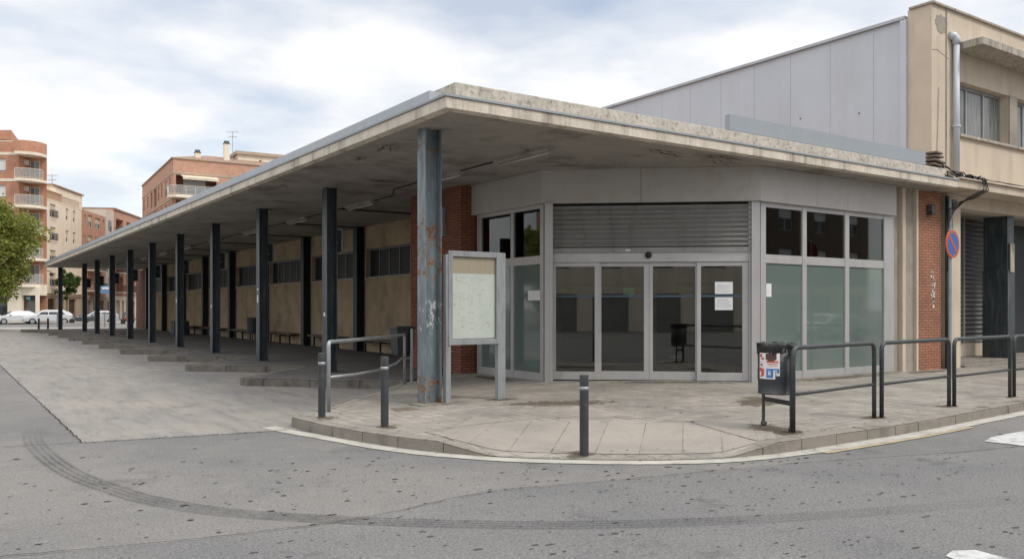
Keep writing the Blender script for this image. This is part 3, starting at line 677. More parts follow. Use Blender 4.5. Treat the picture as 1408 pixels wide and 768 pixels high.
for i, (y, z, h) in enumerate(((24.06, 1.85, .22), (29.1, 1.7, .10), (24.06, 2.2, .07), (34.2, 1.9, .16), (18.96, 1.5, .09))):
    mb = MB(); mb.box(7.68 - .134, y - .05, z, 7.68 - .1305, y + .05, z + h); mb.build('column_sticker', 'sticker_white', canopy, True)
random.seed(19)
for cx0, cy0, ln, an in ((6.55, 13.2, .9, 1.3), (6.7, 14.6, .6, 1.6), (7.6, 17.0, 1.6, .1), (8.6, 12.2, 1.0, .4), (10.5, 11.2, 1.3, .1), (11.6, 10.9, 1.6, -.1), (12.3, 11.1, 1.0, .2), (9.2, 15.2, .8, 2.2), (7.2, 22, 1.2, .2), (10.8, 13.0, .9, 2.5), (6.6, 19.0, .8, 1.5)):
    mb = MB()
    for q in range(3):
        x, y = cx0 + random.gauss(0, .07), cy0 + random.gauss(0, .06); up = []; dn_ = []; n = 14
        for t in range(n + 1):
            w_ = random.uniform(.004, .035) * math.sin(math.pi * t / n) + .002; up.append((x - w_ * math.sin(an), y + w_ * math.cos(an), 4.5665)); dn_.append((x + w_ * math.sin(an), y - w_ * math.cos(an), 4.5665))
            a = an + random.gauss(0, .5); x += ln / n * math.cos(a); y += ln / n * math.sin(a)
        mb.add(up + dn_, [(t, t + 1, n + 2 + t, n + 1 + t) for t in range(n)])
    mb.build('peeling_crack', 'rubble_brown', canopy, True)
# fluorescent battens along the soffit
lights = [(8.93, 11.85, 8.93, 13.55), (8.93, 14.95, 8.93, 16.6)] + [(9.5, 20.3 + 4.9 * k, 9.5, 22.2 + 4.9 * k) for k in range(9)]
lp = None
for i, (x0, y0, x1, y1) in enumerate(lights):
    lab = ('unlit tube light under the canopy, the one nearest the glass entrance' if i == 0 else 'unlit tube light under the canopy partly behind the rusty corner column' if i == 1
           else 'unlit tube light on the canopy soffit, %s along from the brick pillar' % ORD(i - 2))
    if lp is None:
        t = lp = thing('tube_light', (x0, (y0 + y1) / 2, 4.57), lab, 'light fitting', group='tube lights under the canopy')
        mb = MB(); mb.box(-.10, -.86, -.05, .10, .86, 0); mb.add([(-.10, -.86, -.05), (.10, -.86, -.05), (.05, -.86, -.085), (-.05, -.86, -.085), (-.10, .86, -.05), (.10, .86, -.05), (.05, .86, -.085), (-.05, .86, -.085)], [(0, 1, 2, 3), (7, 6, 5, 4), (0, 3, 7, 4), (1, 5, 6, 2), (3, 2, 6, 7)])
        mb.build('housing', 'soffit', t)
        mb = MB(); mb.M = Matrix.Rotation(R(90), 4, 'X'); mb.cyl(0, -.105, -.80, .80, .020, n=10); mb.build('tube', 'tube_glass', t, smooth=True)
    else: dup(lp, (x0, (y0 + y1) / 2, 4.57), label=lab)
mb = MB(); mb.tube([(8.93, 13.6, 4.555), (8.93, 14.9, 4.555)], .014, 6); mb.tube([(8.93, 16.65, 4.555), (9.0, 18.2, 4.555), (9.5, 19.3, 4.555), (9.5, 60, 4.555)], .014, 6)
for k in range(8): mb.tube([(9.5, 22.6 + 4.9 * k, 4.552), (12.35, 22.6 + 4.9 * k, 4.552)], .022, 6)
tag(mb.build('light_cable', 'black_matt'), 'thin dark conduit running between the tube lights under the canopy', 'conduit')

# ------------------------------------------------------------------ the station building
stn = thing('station_building', (10.3, 13.9, .17), 'low bus station with glazed corner entrance, half lowered shutter, brick pillars and long plastered wall', 'station building')
def ofs(ox, oy, ang):
    return Matrix.Translation((ox, oy, 0)) @ Matrix.Rotation(ang, 4, 'Z')
# grey cladding panels above the glass
def panel(x0, y0, x1, y1, cuts, z0=3.87, z1=4.568, t=.12):
    d = Vector((x1 - x0, y1 - y0)); L_ = d.length; ang = math.atan2(d.y, d.x)
    ss = [0] + cuts + [L_]
    for a, b in zip(ss, ss[1:]):
        mb = MB(); mb.M = ofs(x0, y0, ang); mb.box(a + .003, 0, z0, b - .003, t, z1); mb.build('cladding_panel', 'panel_grey', stn, True, bevel=.004)
P1 = (10.30, 16.75); P2 = (10.30, 13.96); P3 = (13.69, 11.07); P4 = (18.56, 11.07)
panel(*P1, *P2, [])
panel(*P2, *P3, [2.05])
panel(*P3, *P4, [1.85, 2.95])
mb = MB(); mb.prism([(10.6, 18.95), (10.6, 14.2), (13.85, 11.45), (19, 11.45), (19, 22), (12.75, 22), (12.75, 18.95)], 3.95, 4.05); mb.build('room_ceiling', 'room_wall', stn, True)

def bar_frame(mb, rects, y0=-.04, y1=.05):
    for a, z0, b, z1 in rects: mb.box(a, y0, z0, b, y1, z1)
FZ0, TR0, TR1, HZ = .17, 2.62, 2.80, 3.79
# left glazing: local x runs from the brick pillar to the entrance corner
ML = ofs(10.42, 16.62, R(-90))
f = MB(); f.M = ML
LG = 2.62
bar_frame(f, [(0, .12, .17, 3.87), (1.40, .12, 1.50, 3.87), (LG - .12, .12, LG, 3.87)])
bar_frame(f, [(.17, .12, 1.40, .33), (1.50, .12, LG - .12, .33), (.17, TR0, 1.40, TR1), (1.50, TR0, LG - .12, TR1), (.17, HZ, 1.40, 3.87), (1.50, HZ, LG - .12, 3.87)], -.03, .04)
fo = f.build('left_glazing_frame'.replace('left_', ''), 'aluminium', stn, True, bevel=.004, label='window frame facing the bus bays')
for a, b in ((.17, 1.40), (1.50, LG - .12)):
    g = MB(); g.M = ML; g.box(a, -.004, .33, b, .004, TR0); g.build('lower_pane', 'glass_frosted', fo, True)
    g = MB(); g.M = ML; g.box(a, -.004, TR1, b, .004, HZ); g.build('upper_pane', 'glass_clear', fo, True)
# right glazing
MR = ofs(13.80, 11.20, 0)
f = MB(); f.M = MR
bar_frame(f, [(.0, .12, .16, 3.87), (1.36, .12, 1.50, 3.87), (2.88, .12, 3.03, 3.87), (4.40, .12, 4.80, 3.87)])
for a, b in ((.16, 1.36), (1.50, 2.88), (3.03, 4.40)):
    bar_frame(f, [(a, .12, b, .36), (a, TR0, b, TR1), (a, HZ - .02, b, 3.87)], -.03, .04)
fo = f.build('glazing_frame', 'aluminium', stn, True, bevel=.004, label='three bay window frame facing the street')
for a, b in ((.16, 1.36), (1.50, 2.88), (3.03, 4.40)):
    g = MB(); g.M = MR; g.box(a, -.004, .36, b, .004, TR0); g.build('lower_pane', 'glass_frosted', fo, True)
    g = MB(); g.M = MR; g.box(a, -.004, TR1, b, .004, HZ - .02); g.build('upper_pane', 'glass_clear', fo, True)
mb = MB(); mb.M = MR; mb.box(-.02, -.16, .1, 4.85, -.045, .215); mb.build('plinth', 'kerb_stone', stn, True, bevel=.006)
# corner posts of the entrance
for (x, y, a, lab) in ((10.42, 13.86, R(-42), 'aluminium'), (13.70, 11.22, R(-38), 'aluminium')):
    mb = MB(); mb.M = ofs(x, y, a); mb.box(-.085, -.05, .12, .085, .09, 3.87); mb.build('corner_post', 'aluminium', stn, True, bevel=.006)
# entrance
ang = math.atan2(P3[1] - P2[1], P3[0] - P2[0]); MD = ofs(10.40, 14.02, ang)
inw = .06
MD = MD @ Matrix.Translation((0, .08, 0))
f = MB(); f.M = MD
bar_frame(f, [(.10, .12, .20, 3.87), (4.20, .12, 4.30, 3.87), (.20, 2.65, 4.20, 2.84)], -.05, .10)
fo = f.build('door_frame', 'aluminium', stn, True, bevel=.004)
for xg in (.06, 4.27): f = MB(); f.M = MD; f.box(xg, -.10, 2.80, xg + .07, .02, 3.87); f.build('shutter_guide', 'shutter_grey', stn, True)
leaves = [(.20, 1.17, -.02, .03), (1.13, 2.19, .035, .08), (2.195, 3.20, .035, .08), (3.16, 4.20, -.02, .03)]
for i, (a, b, y0, y1) in enumerate(leaves):
    d = MB(); d.M = MD
    sl = .055 if i in (0, 3) else .075; sr = .105 if i in (0, 1) else .065
    if i == 3: sl = .085; sr = .12
    d.box(a, y0, .20, a + sl, y1, 2.645); d.box(b - sr, y0, .20, b, y1, 2.645)
    d.box(a + sl, y0, .20, b - sr, y1, .37 if i in (0, 3) else .38); d.box(a + sl, y0, 2.56, b - sr, y1, 2.645)
    do = d.build('sliding_door', 'aluminium', stn, True, bevel=.004)
    g = MB(); g.M = MD; ym = (y0 + y1) / 2; g.box(a + sl, ym - .004, .37, b - sr, ym + .004, 2.56); g.build('glass_pane', 'glass_door', do, True)
    g = MB(); g.M = MD; g.box(a + sl, ym - .007, 1.925, b - sr, ym - .005, 1.965); g.build('manifestation_band', 'band_film', do, True)
    if i == 3:
        for z0, z1 in ((1.985, 2.235), (1.655, 1.92)):
            pp = MB(); pp.M = MD; pp.box(3.53, ym - .009, z0, 3.89, ym - .0065, z1); po = pp.build('paper_notice', 'white_paper', do, True)
            ln = MB(); ln.M = MD
            for q in range(5):
                if z1 < 2 or q not in (0,): ln.box(3.57, ym - .0105, z1 - .05 - q * .038, 3.57 + random.uniform(.15, .28), ym - .0095, z1 - .042 - q * .038)
            ln.build('printed_text', 'paper_ink', po, True)
mb = MB(); mb.M = MD @ Matrix.Translation((2.17, -.10, 2.79)) @ Matrix.Rotation(R(90), 4, 'X'); mb.lathe([(.0, .07), (.045, .06), (.065, .03), (.07, 0), (.07, -.03)], 16); mb.build('motion_sensor', 'black_plastic', stn, True, smooth=True)
# roller shutter, curved slats
mb = MB(); mb.M = MD; z = 2.84
prof = []; nsl = 9; hs = (3.85 - 2.95) / nsl
prof = [(-.03, 2.84), (-.075, 2.84), (-.075, 2.945), (-.03, 2.95)]
for k in range(nsl):
    z0 = 2.95 + k * hs
    for t_ in range(7):
        prof.append((-.015 - .05 * math.sin(math.pi * t_ / 6), z0 + .006 + (hs - .012) * t_ / 6))
pts = [(.13, y, z) for y, z in prof] + [(4.27, y, z) for y, z in prof]; n = len(prof)
mb.add(pts, [(i, n + i, n + i + 1, i + 1) for i in range(n - 1)]); mb.build('roller_shutter', 'shutter_grey', stn, True)
mb = MB(); mb.M = MD; mb.box(1.70, -.078, 2.875, 1.80, -.0765, 2.91); mb.build('shutter_label', 'sticker_white', stn, True); mb = MB(); mb.M = MD; mb.box(2.08, -.078, 2.875, 2.26, -.0765, 2.90); mb.build('shutter_label', 'far_stone', stn, True)
# paper on the first right-hand pane
mb = MB(); mb.M = MR; mb.box(.21, -.009, 1.93, .37, -.006, 2.20); po = mb.build('paper_notice', 'white_paper', stn, True)
mb = MB(); mb.M = MR
for q in range(6): mb.box(.23, -.0105, 2.16 - q * .035, .23 + random.uniform(.07, .12), -.0095, 2.167 - q * .035)
mb.build('printed_text', 'paper_ink', po, True)
mb = MB(); mb.M = ML; mb.box(2.02, -.009, 1.86, 2.46, -.006, 2.07); po = mb.build('paper_notice', 'white_paper', stn, True)
# interior seen through the glass
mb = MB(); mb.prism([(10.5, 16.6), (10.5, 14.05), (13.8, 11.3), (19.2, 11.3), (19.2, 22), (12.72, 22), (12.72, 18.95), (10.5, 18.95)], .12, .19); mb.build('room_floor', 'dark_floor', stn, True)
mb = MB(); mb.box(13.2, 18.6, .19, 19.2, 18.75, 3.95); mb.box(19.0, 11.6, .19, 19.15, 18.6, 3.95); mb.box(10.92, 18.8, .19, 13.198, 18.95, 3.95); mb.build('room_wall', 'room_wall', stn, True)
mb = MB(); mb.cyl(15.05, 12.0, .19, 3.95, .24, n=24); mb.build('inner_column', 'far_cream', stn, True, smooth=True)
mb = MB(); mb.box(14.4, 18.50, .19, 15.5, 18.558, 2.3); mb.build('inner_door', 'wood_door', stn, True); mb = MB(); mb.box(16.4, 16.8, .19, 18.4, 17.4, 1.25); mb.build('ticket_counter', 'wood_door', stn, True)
mb = MB(); mb.box(14.15, 18.56, 1.2, 16.9, 18.597, 2.9); mb.build('noticeboard_panel', 'black_matt', stn, True)
mb = MB(); mb.box(14.9, 15.4, .19, 15.0, 15.5, 3.95); mb.build('reflection_post', 'far_cream', stn, True)  # pale posts added indoors, standing in for lamp-post reflections in the door glass
mb = MB(); mb.box(12.2, 18.2, .19, 12.3, 18.3, 3.95); mb.build('reflection_post', 'far_cream', stn, True)
mb = MB(); mb.box(12.9, 18.3, 1.25, 13.15, 18.79, 2.25); mb.build('wall_poster', 'far_cream', stn, True)
mb = MB(); mb.box(11.2, 18.74, 1.2, 12.0, 18.79, 2.4); mb.build('wall_poster', 'poster_faded2', stn, True)
mb = MB(); mb.box(16.0, 14.4, .60, 17.6, 14.9, .66); bo_ = mb.build('waiting_bench', 'far_stone', stn, True)
for xx in (16.1, 17.4): mb = MB(); mb.box(xx, 14.5, .19, xx + .06, 14.8, .60); mb.build('bench_leg', 'steel_dark', bo_, True)
mb = MB(); mb.M = ofs(13.6, 14.9, R(-40)); mb.box(-.14, 0, 2.0, .14, .03, 2.18); eo = mb.build('exit_sign', 'exit_green', stn, True)
mb = MB(); mb.M = ofs(13.6, 14.9, R(-40)); mb.box(-.005, .01, 2.2, .005, .02, 3.95); mb.build('sign_rod', 'steel_dark', stn, True)
mb = MB(); mb.M = ofs(13.6, 14.9, R(-40))      # running figure and arrow in pale strokes
mb.box(-.10, -.004, 2.13, -.07, -.001, 2.16); mb.box(-.12, -.004, 2.06, -.06, -.001, 2.12); mb.box(-.13, -.004, 2.03, -.10, -.001, 2.06); mb.box(-.07, -.004, 2.03, -.04, -.001, 2.06)
mb.box(.0, -.004, 2.09, .10, -.001, 2.11); mb.box(.08, -.004, 2.075, .13, -.001, 2.125); mb.build('pictogram', 'white_paper', stn, True)
# brick pillar beside the left glazing
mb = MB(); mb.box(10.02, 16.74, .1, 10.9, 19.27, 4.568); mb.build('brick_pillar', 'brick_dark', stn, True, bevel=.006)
mb = MB(); mb.box(9.93, 17.45, 3.42, 10.018, 18.05, 4.12); po = mb.build('poster_case', 'galvanised', stn, True)
mb = MB(); mb.box(9.922, 17.50, 3.47, 9.929, 18.0, 4.07); mb.build('poster', 'far_cream', po, True)
mb = MB(); mb.box(9.985, 17.3, .2, 10.018, 17.9, .23)
for k in range(14):
    yy = random.uniform(17.2, 18.3); zz = random.uniform(.18, .6); mb.tube([(10.0, yy, zz), (9.99, yy + random.uniform(-.2, .2), zz + random.uniform(.03, .25))], .008, 4)
mb.build('dry_stain', 'mould', stn, True)
# long plastered wall under the canopy
XW = 12.40
holes = []
wy0, wy1 = 19.27, 65.6
bays = [22.3] + [27.5 + 5.25 * k for k in range(8)]
segs = list(zip([19.3] + bays, bays + [65.5]))
for a, b in segs:
    holes.append((a + .25, 2.77, b - .25, 3.77))
MW = Matrix(((0, 1, 0, XW), (-1, 0, 0, wy1), (0, 0, 1, 0), (0, 0, 0, 1)))   # local x runs towards -Y, local y into the wall
mb = MB(); mb.M = MW
mb.holed(0, wy1 - wy0, .1, 4.568, [(wy1 - b, z0, wy1 - a, z1) for a, z0, b, z1 in holes], .28); mb.build('plastered_wall', 'beige_plaster', stn, True)
mb = MB(); mb.box(10.9, 19.0, .1, XW + .28, 19.265, 4.568); mb.build('return_wall', 'beige_plaster', stn, True)
mb = MB(); mb.box(XW - .10, 65.6, .1, XW + .3, 69.0, 4.5); mb.box(XW + .3, 68.7, .1, 19.8, 69.0, 4.5); mb.build('end_wall', 'brick_dark', stn, True)
for j, (a, z0, b, z1) in enumerate(holes):
    mb = MB(); w_ = b - a; x = XW + .16
    mb.box(x - .03, a, z0, x + .03, b, z0 + .05); mb.box(x - .03, a, z1 - .05, x + .03, b, z1)
    k = max(2, round(w_ / .85))
    for q in range(k + 1): yy = a + .025 + (w_ - .05) * q / k; mb.box(x - .028, yy - .025, z0 + .05, x + .028, yy + .025, z1 - .05)
    fo = mb.build('high_window', 'steel_worn', stn, True)
    mb = MB(); mb.box(x - .004, a + .05, z0 + .05, x + .004, b - .05, z1 - .05); mb.build('pane', 'glass_dusty', fo, True)
    mb = MB(); mb.box(XW - .05, a - .05, z0 - .06, XW + .10, b + .05, z0 + .004); mb.build('window_sill', 'hood_concrete', fo, True)
for y in bays:
    mb = MB(); hcol(mb, 12.22, y, .1, 4.57, .32, .28, .02); mb.build('wall_column', 'steel_black', stn, True)
    mb = MB(); mb.tube([(12.36, y + .32, .2), (12.36, y + .32, 4.5)], .03, 6); mb.build('drain_pipe', 'galvanised', stn, True)
# bay-number panels fixed beside the columns, edge on to the wall
signs = [27.48 - .5, 34.54 - 1.8, 38.1, 43.4, 48.9, 54.6]
sp0 = None
for i, y in enumerate(cys):
    lab = 'small white framed dark panel fixed high on the %s black canopy column' % ORD(i)
    yy = y + .165 + .05
    if sp0 is None:
        sp0 = thing('column_panel', (7.84, yy, 3.02), lab, 'panel sign', group='framed panels on the canopy columns')
        mb = MB(); mb.box(-.24, -.05, 0, .24, .05, .035); mb.box(-.24, -.05, .565, .24, .05, .60); mb.box(-.24, -.05, .035, -.205, .05, .565); mb.box(.205, -.05, .035, .24, .05, .565); mb.build('frame', 'galvanised', sp0)
        mb = MB(); mb.box(-.205, -.03, .035, .205, .03, .565); po = mb.build('panel', 'dark_sign', sp0)
        mb = MB()
        for q in range(4): mb.box(-.15, -.034, .45 - q * .1, -.15 + .3 * (.6 + .4 * ((q * 7) % 5) / 5), -.031, .48 - q * .1)
        mb.build('faded_print', 'far_stone', po)
    else: dup(sp0, (7.84, yy, 3.02), label=lab)
# benches fixed on the wall
b0 = None
for i, (ya, yb) in enumerate([(24.2, 26.7), (28.6, 31.9), (33.7, 37.2), (39.2, 42.6), (44.6, 47.6), (50.0, 53.0)]):
    lab = 'dark slab bench fixed low on the plastered wall, %s along from the brick pillar' % ORD(i)
    if b0 is None:
        b0 = thing('wall_bench', (12.38, (ya + yb) / 2, .17), lab, 'bench', group='benches along the station wall')
        mb = MB(); mb.box(-.42, -1.6, .40, -.02, 1.6, .47); mb.build('seat', 'rubble_brown', b0, bevel=.01)
        for yy in (-1.2, 0, 1.2):
            mb = MB(); mb.box(-.32, yy - .03, .0, -.26, yy + .03, .40); mb.box(-.26, yy - .02, .34, -.02, yy + .02, .40); mb.build('bracket', 'steel_black', b0)
    else: dup(b0, (12.38, (ya + yb) / 2, .17), label=lab)

# right-hand end of the front: rendered pilasters, brick pier, pipe
mb = MB(); mb.box(18.60, 11.23, .1, 18.92, 11.6, 4.568); mb.build('recessed_pier', 'grey_plaster', stn, True)
mb = MB(); mb.box(18.90, 11.12, .12, 19.04, 11.6, 4.568); mb.build('pier_edge', 'cream_render', stn, True, bevel=.01)
mb = MB(); mb.box(19.04, 11.16, .12, 19.44, 11.6, 4.568); mb.build('pier', 'grey_plaster', stn, True)
mb = MB(); mb.box(19.44, 11.08, .12, 19.52, 11.6, 4.568); mb.build('pier_corner', 'cream_render', stn, True, bevel=.006)
mb = MB(); mb.box(19.52, 11.13, .1, 20.62, 11.6, 4.568); mb.build('brick_pier', 'brick_orange', stn, True)
random.seed(3)
mb = MB()
for k in range(34):
    zz = random.gauss(2.15, .26); xx = 20.27 + random.gauss(0, .045); r = random.uniform(.012, .05)
    pg = [(xx + r * random.uniform(.5, 1.2) * math.cos(a * 1.05), 11.124, zz + 1.2 * r * random.uniform(.5, 1.2) * math.sin(a * 1.05)) for a in range(6)]
    mb.add(pg + [(p[0], 11.128, p[2]) for p in pg], [tuple(range(6)), tuple(range(6, 12))[::-1]])
mb.build('paint_smear', 'sticker_white', stn, True)
mb = MB(); mb.box(19.95, 10.98, 3.98, 20.12, 11.125, 4.22); mb.build('lamp_box', 'steel_dark', stn, True, bevel=.01)
mb = MB(); mb.tube([(20.74, 11.05, .15), (20.74, 11.05, 4.5)], .035, 8); mb.build('rain_pipe', 'steel_black', stn, True, smooth=True)
mb = MB(); mb.tube([(20.88, 11.04, .15), (20.88, 11.04, 4.5)], .045, 10); mb.box(20.80, 10.98, .15, 20.96, 11.1, .6); mb.build('service_pipe', 'galvanised', stn, True, smooth=False)

# ------------------------------------------------------------------ the taller hall behind, with its street front
hall = thing('bus_hall', (20.2, 11.15, .17), 'tall hall clad in pale grey metal sheet with cream rendered street front and upper windows', 'hall')
xs = [11.62 + .62]; 
mb = MB(); mb.box(20.22, 11.76, 4.6, 45, 64, 9.02); mb.build('metal_wall', 'grey_sheet', hall, True)
yj = 11.62
mb = MB(); y = 12.7
while y < 63: mb.box(20.215, y - .005, 4.8, 20.222, y + .005, 9.0); y += 1.3
mb.build('sheet_joint', 'upstand_light', hall, True)
mb = MB(); mb.box(20.14, 11.80, 9.022, 20.5, 64, 9.10); mb.build('roof_edge_trim', 'metal_flashing', hall, True)
mb = MB(); mb.box(20.12, 11.752, 4.8, 20.217, 11.92, 9.0); mb.build('corner_trim', 'grey_sheet', hall, True, bevel=.01)
mb = MB()
random.seed(5)
for k in range(13):
    yy = 13 + k * 1.7 + random.uniform(-.4, .4); zz = 6.6 + random.uniform(-.5, .6) - .02 * k; mb.add([(20.209 - .01, yy, zz), (20.2, yy + .03, zz), (20.2, yy + .03, zz - .05), (20.2, yy, zz - .05)], [(0, 1, 2, 3)])
mb.build('fixing_hole', 'steel_dark', hall, True)
TZ = 9.22
wh = [(21.34, 6.15, 24.06, 7.50), (24.52, 6.15, 27.9, 7.50), (28.4, 6.15, 31.8, 7.50), (32.3, 6.15, 35.7, 7.50)]
mb = MB(); mb.M = Matrix.Translation((0, 11.13, 0))
mb.holed(20.2, 45, 4.84, TZ, wh, .62); mb.box(20.6, .63, 4.8, 45, 3, TZ - .01)
mb.build('upper_wall', 'cream_render', hall, True)
mb = MB(); mb.box(20.15, 11.06, TZ, 45, 11.7, TZ + .06); mb.build('coping', 'hood_concrete', hall, True, bevel=.01)
mb = MB(); mb.box(21.27, 10.42, 8.23, 45, 11.128, 8.42); mb.build('window_hood', 'hood_concrete', hall, True, bevel=.012)
mb = MB(); mb.box(21.25, 11.05, 6.075, 45, 11.26, 6.145); mb.build('sill_course', 'hood_concrete', hall, True, bevel=.006)
for a, z0, b, z1 in wh:
    mb = MB(); y = 11.37; n = 4 if b - a > 3 else 3
    mb.box(a, y - .03, z0, b, y + .03, z0 + .06); mb.box(a, y - .03, z1 - .08, b, y + .03, z1)
    for q in range(n + 1): xx = a + .03 + (b - a - .06) * q / n; mb.box(xx - .035, y - .035, z0 + .06, xx + .035, y + .035, z1 - .08)
    fo = mb.build('upper_window', 'galvanised', hall, True)
    for q in range(n):
        x0 = a + .03 + (b - a - .06) * q / n + .035; x1 = a + .03 + (b - a - .06) * (q + 1) / n - .035
        mb = MB(); mb.box(x0, y - .005, z0 + .06, x1, y + .005, z1 - .08); mb.build('pane', 'glass_curtain', fo, True)
mb = MB(); mb.box(24.08, 11.09, 6.15, 24.50, 11.75, 7.50); mb.build('window_pier', 'grey_plaster', hall, True)
# street-level cornice, beam, opening
mb = MB(); mb.box(20.16, 10.45, 4.60, 45, 11.6, 4.80); mb.box(20.16, 10.38, 4.802, 45, 11.12, 4.835); mb.build('cornice', 'cream_render', hall, True, bevel=.01)
mb = MB(); mb.box(20.97, 11.16, 4.26, 45, 11.62, 4.598); mb.build('beam', 'cream_render', hall, True, bevel=.01)
mb = MB(); mb.box(20.97, 11.10, .1, 21.52, 12.3, 4.258); mb.box(20.63, 11.3, .1, 20.968, 12, 4.59); mb.build('pilaster', 'cream_render', hall, True, bevel=.012)
mb = MB(); mb.box(21.53, 11.28, .1, 45, 14, .30); mb.box(21.53, 11.0, .1, 45, 11.278, .235); mb.build('step', 'kerb_stone', hall, True, bevel=.01)
mb = MB(); mb.box(21.53, 12.35, .31, 25.4, 12.5, .72); mb.build('low_wall', 'cream_render', hall, True)
mb = MB()
z = .74
while z < 4.2: mb.add([(21.55, 12.30, z), (25.3, 12.30, z), (25.3, 12.42, z + .075), (21.55, 12.42, z + .075), (21.55, 12.31, z - .01), (25.3, 12.31, z - .01)], [(0, 1, 2, 3), (4, 5, 1, 0)]); z += .13
mb.box(23.95, 12.27, .73, 24.03, 12.46, 4.25); mb.box(21.53, 12.27, .73, 21.6, 12.46, 4.25); mb.build('louvre', 'shutter_grey', hall, True)
mb = MB(); mb.box(21.5, 12.55, .3, 45, 12.65, 4.3); mb.build('inner_shutter', 'steel_black', hall, True)
mb = MB(); mb.box(21.5, 11.62, 4.26, 45, 14, 4.34); mb.build('lobby_ceiling', 'soffit', hall, True)
for k, x in enumerate((24.5, 30.5, 36.5)):
    mb = MB(); mb.box(x, 11.35, .30, x + .38, 12.0, 4.258); mb.box(x - .02, 11.33, .30, x + .40, 12.02, 2.75); co = mb.build('street_column', 'steel_teal', hall, True, bevel=.006)
    mb = MB(); mb.box(x + .08, 11.30, 2.7, x + .30, 11.325, 3.5); mb.build('column_notice', 'hood_concrete', co, True)
mb = MB(); mb.tube([(21.16, 11.02, 5.05), (21.16, 11.02, 8.42)], .075, 14); mb.build('downpipe', 'grey_sheet', hall, True, smooth=True)
mb = MB(); mb.tube([(21.16, 11.02, 8.36), (21.16, 11.02, 8.47), (21.10, 11.06, 8.56), (21.0, 11.14, 8.58)], .10, 14); mb.build('pipe_elbow', 'grey_sheet', hall, True, smooth=True); mb = MB(); mb.tube([(21.16, 11.02, 6.26), (21.16, 11.02, 6.32)], .10, 12); mb.build('pipe_collar', 'grey_sheet', hall, True)
def blotch(cx, cz, rx, rz, face, seed):
    random.seed(seed); n = 26; a = []
    for i in range(n):
        t = 2 * math.pi * i / n; k = random.uniform(.82, 1.12); a.append((cx + rx * k * math.cos(t), cz + rz * k * math.sin(t)))
    mb = MB()
    if face == 'y': f0 = [(x, 11.122, z) for x, z in a]; f1 = [(x, 11.129, z) for x, z in a]
    else: f0 = [(20.192, y, z) for y, z in a]; f1 = [(20.199, y, z) for y, z in a]
    mb.add(f0 + f1, [tuple(range(n)), tuple(range(n, 2 * n))[::-1]] + [(i, n + i, n + (i + 1) % n, (i + 1) % n) for i in range(n)]); return mb
blotch(20.66, 8.80, .30, .24, 'y', 3).build('repair_patch', 'grey_plaster', hall, True)
mb = MB(); mb.tube([(20.2, 11.13, 8.08), (20.45, 11.128, 8.12), (20.7, 11.13, 8.05), (21.0, 11.129, 7.98)], .006, 4); mb.build('wall_crack', 'rubble_brown', hall, True)
mb = MB(); mb.tube([(20.85, 11.11, 5.0), (20.86, 11.11, 9.3)], .014, 6); mb.tube([(20.42, 11.115, 5.6), (20.5, 11.11, 7.2)], .008, 5); mb.build('wall_cable', 'hood_concrete', hall, True)
# bracket tiles and the tangle of cables where the buildings meet
mb = MB()
for k, (zz, ln) in enumerate(((5.06, .6), (5.16, .5), (5.27, .62), (5.36, .42), (5.45, .36))):
    mb.M = Matrix.Translation((19.75 + .03 * k, 10.82, zz)) @ Matrix.Rotation(R(random.uniform(-4, 6)), 4, 'Y') @ Matrix.Rotation(R(random.uniform(-8, 8)), 4, 'Z'); mb.box(0, 0, 0, ln, .30, .05)
mb.M = None; mb.box(19.7, 10.75, 4.84, 20.2, 11.05, 5.06)
tag(mb.build('rubble_stack', 'rubble_brown', None, bevel=.008), 'stack of brown broken tiles on the canopy roof against the cream corner', 'rubble')
random.seed(11); mb = MB()
def sagged(a, b, sag, n=10, j=.02):
    a, b = Vector(a), Vector(b); return [a.lerp(b, t / n) + Vector((0, random.uniform(-j, j), -sag * 4 * (t / n) * (1 - t / n) + random.uniform(-j, j))) for t in range(n + 1)]
for k in range(7): mb.tube(sagged((19.9 + random.uniform(-.1, .1), 10.75, 5.2 - .03 * k), (21.3 + random.uniform(-.2, .2), 10.42, 4.86 + random.uniform(0, .06)), .08 + .03 * k, 12, .03), .014, 5)
for k in range(3): mb.tube(sagged((21.3, 10.40, 4.87), (27 + 3 * k, 10.40, 4.85), .0, 24, .012), .011, 5)
for k in range(4): mb.tube([(21.3 - .05 * k, 10.37, 4.86), (21.35 - .08 * k, 10.33, 4.6), (21.2 - .1 * k, 10.6, 4.42), (20.98, 10.98, 4.32 - .06 * k), (20.78, 11.02, 4.1 - .1 * k)], .013, 5)
mb.tube([(20.72, 11.0, 4.4), (20.71, 10.99, 3.2), (20.70, 11.0, 2.6)], .018, 5); mb.box(20.9, 10.98, 4.18, 21.1, 11.09, 4.42)
mb.tube([(21.0, 11.05, 4.0), (21.02, 11.04, 3.7), (20.9, 11.04, 3.62)], .008, 4)
for k in range(9): x = random.uniform(20.2, 21.3); mb.box(x, 10.42, 4.835, x + .07, 10.55, 4.90 + random.uniform(0, .05))
tag(mb.build('cable_tangle', 'black_plastic'), 'tangle of black cables and clamps on the cornice beside the downpipe', 'cables')

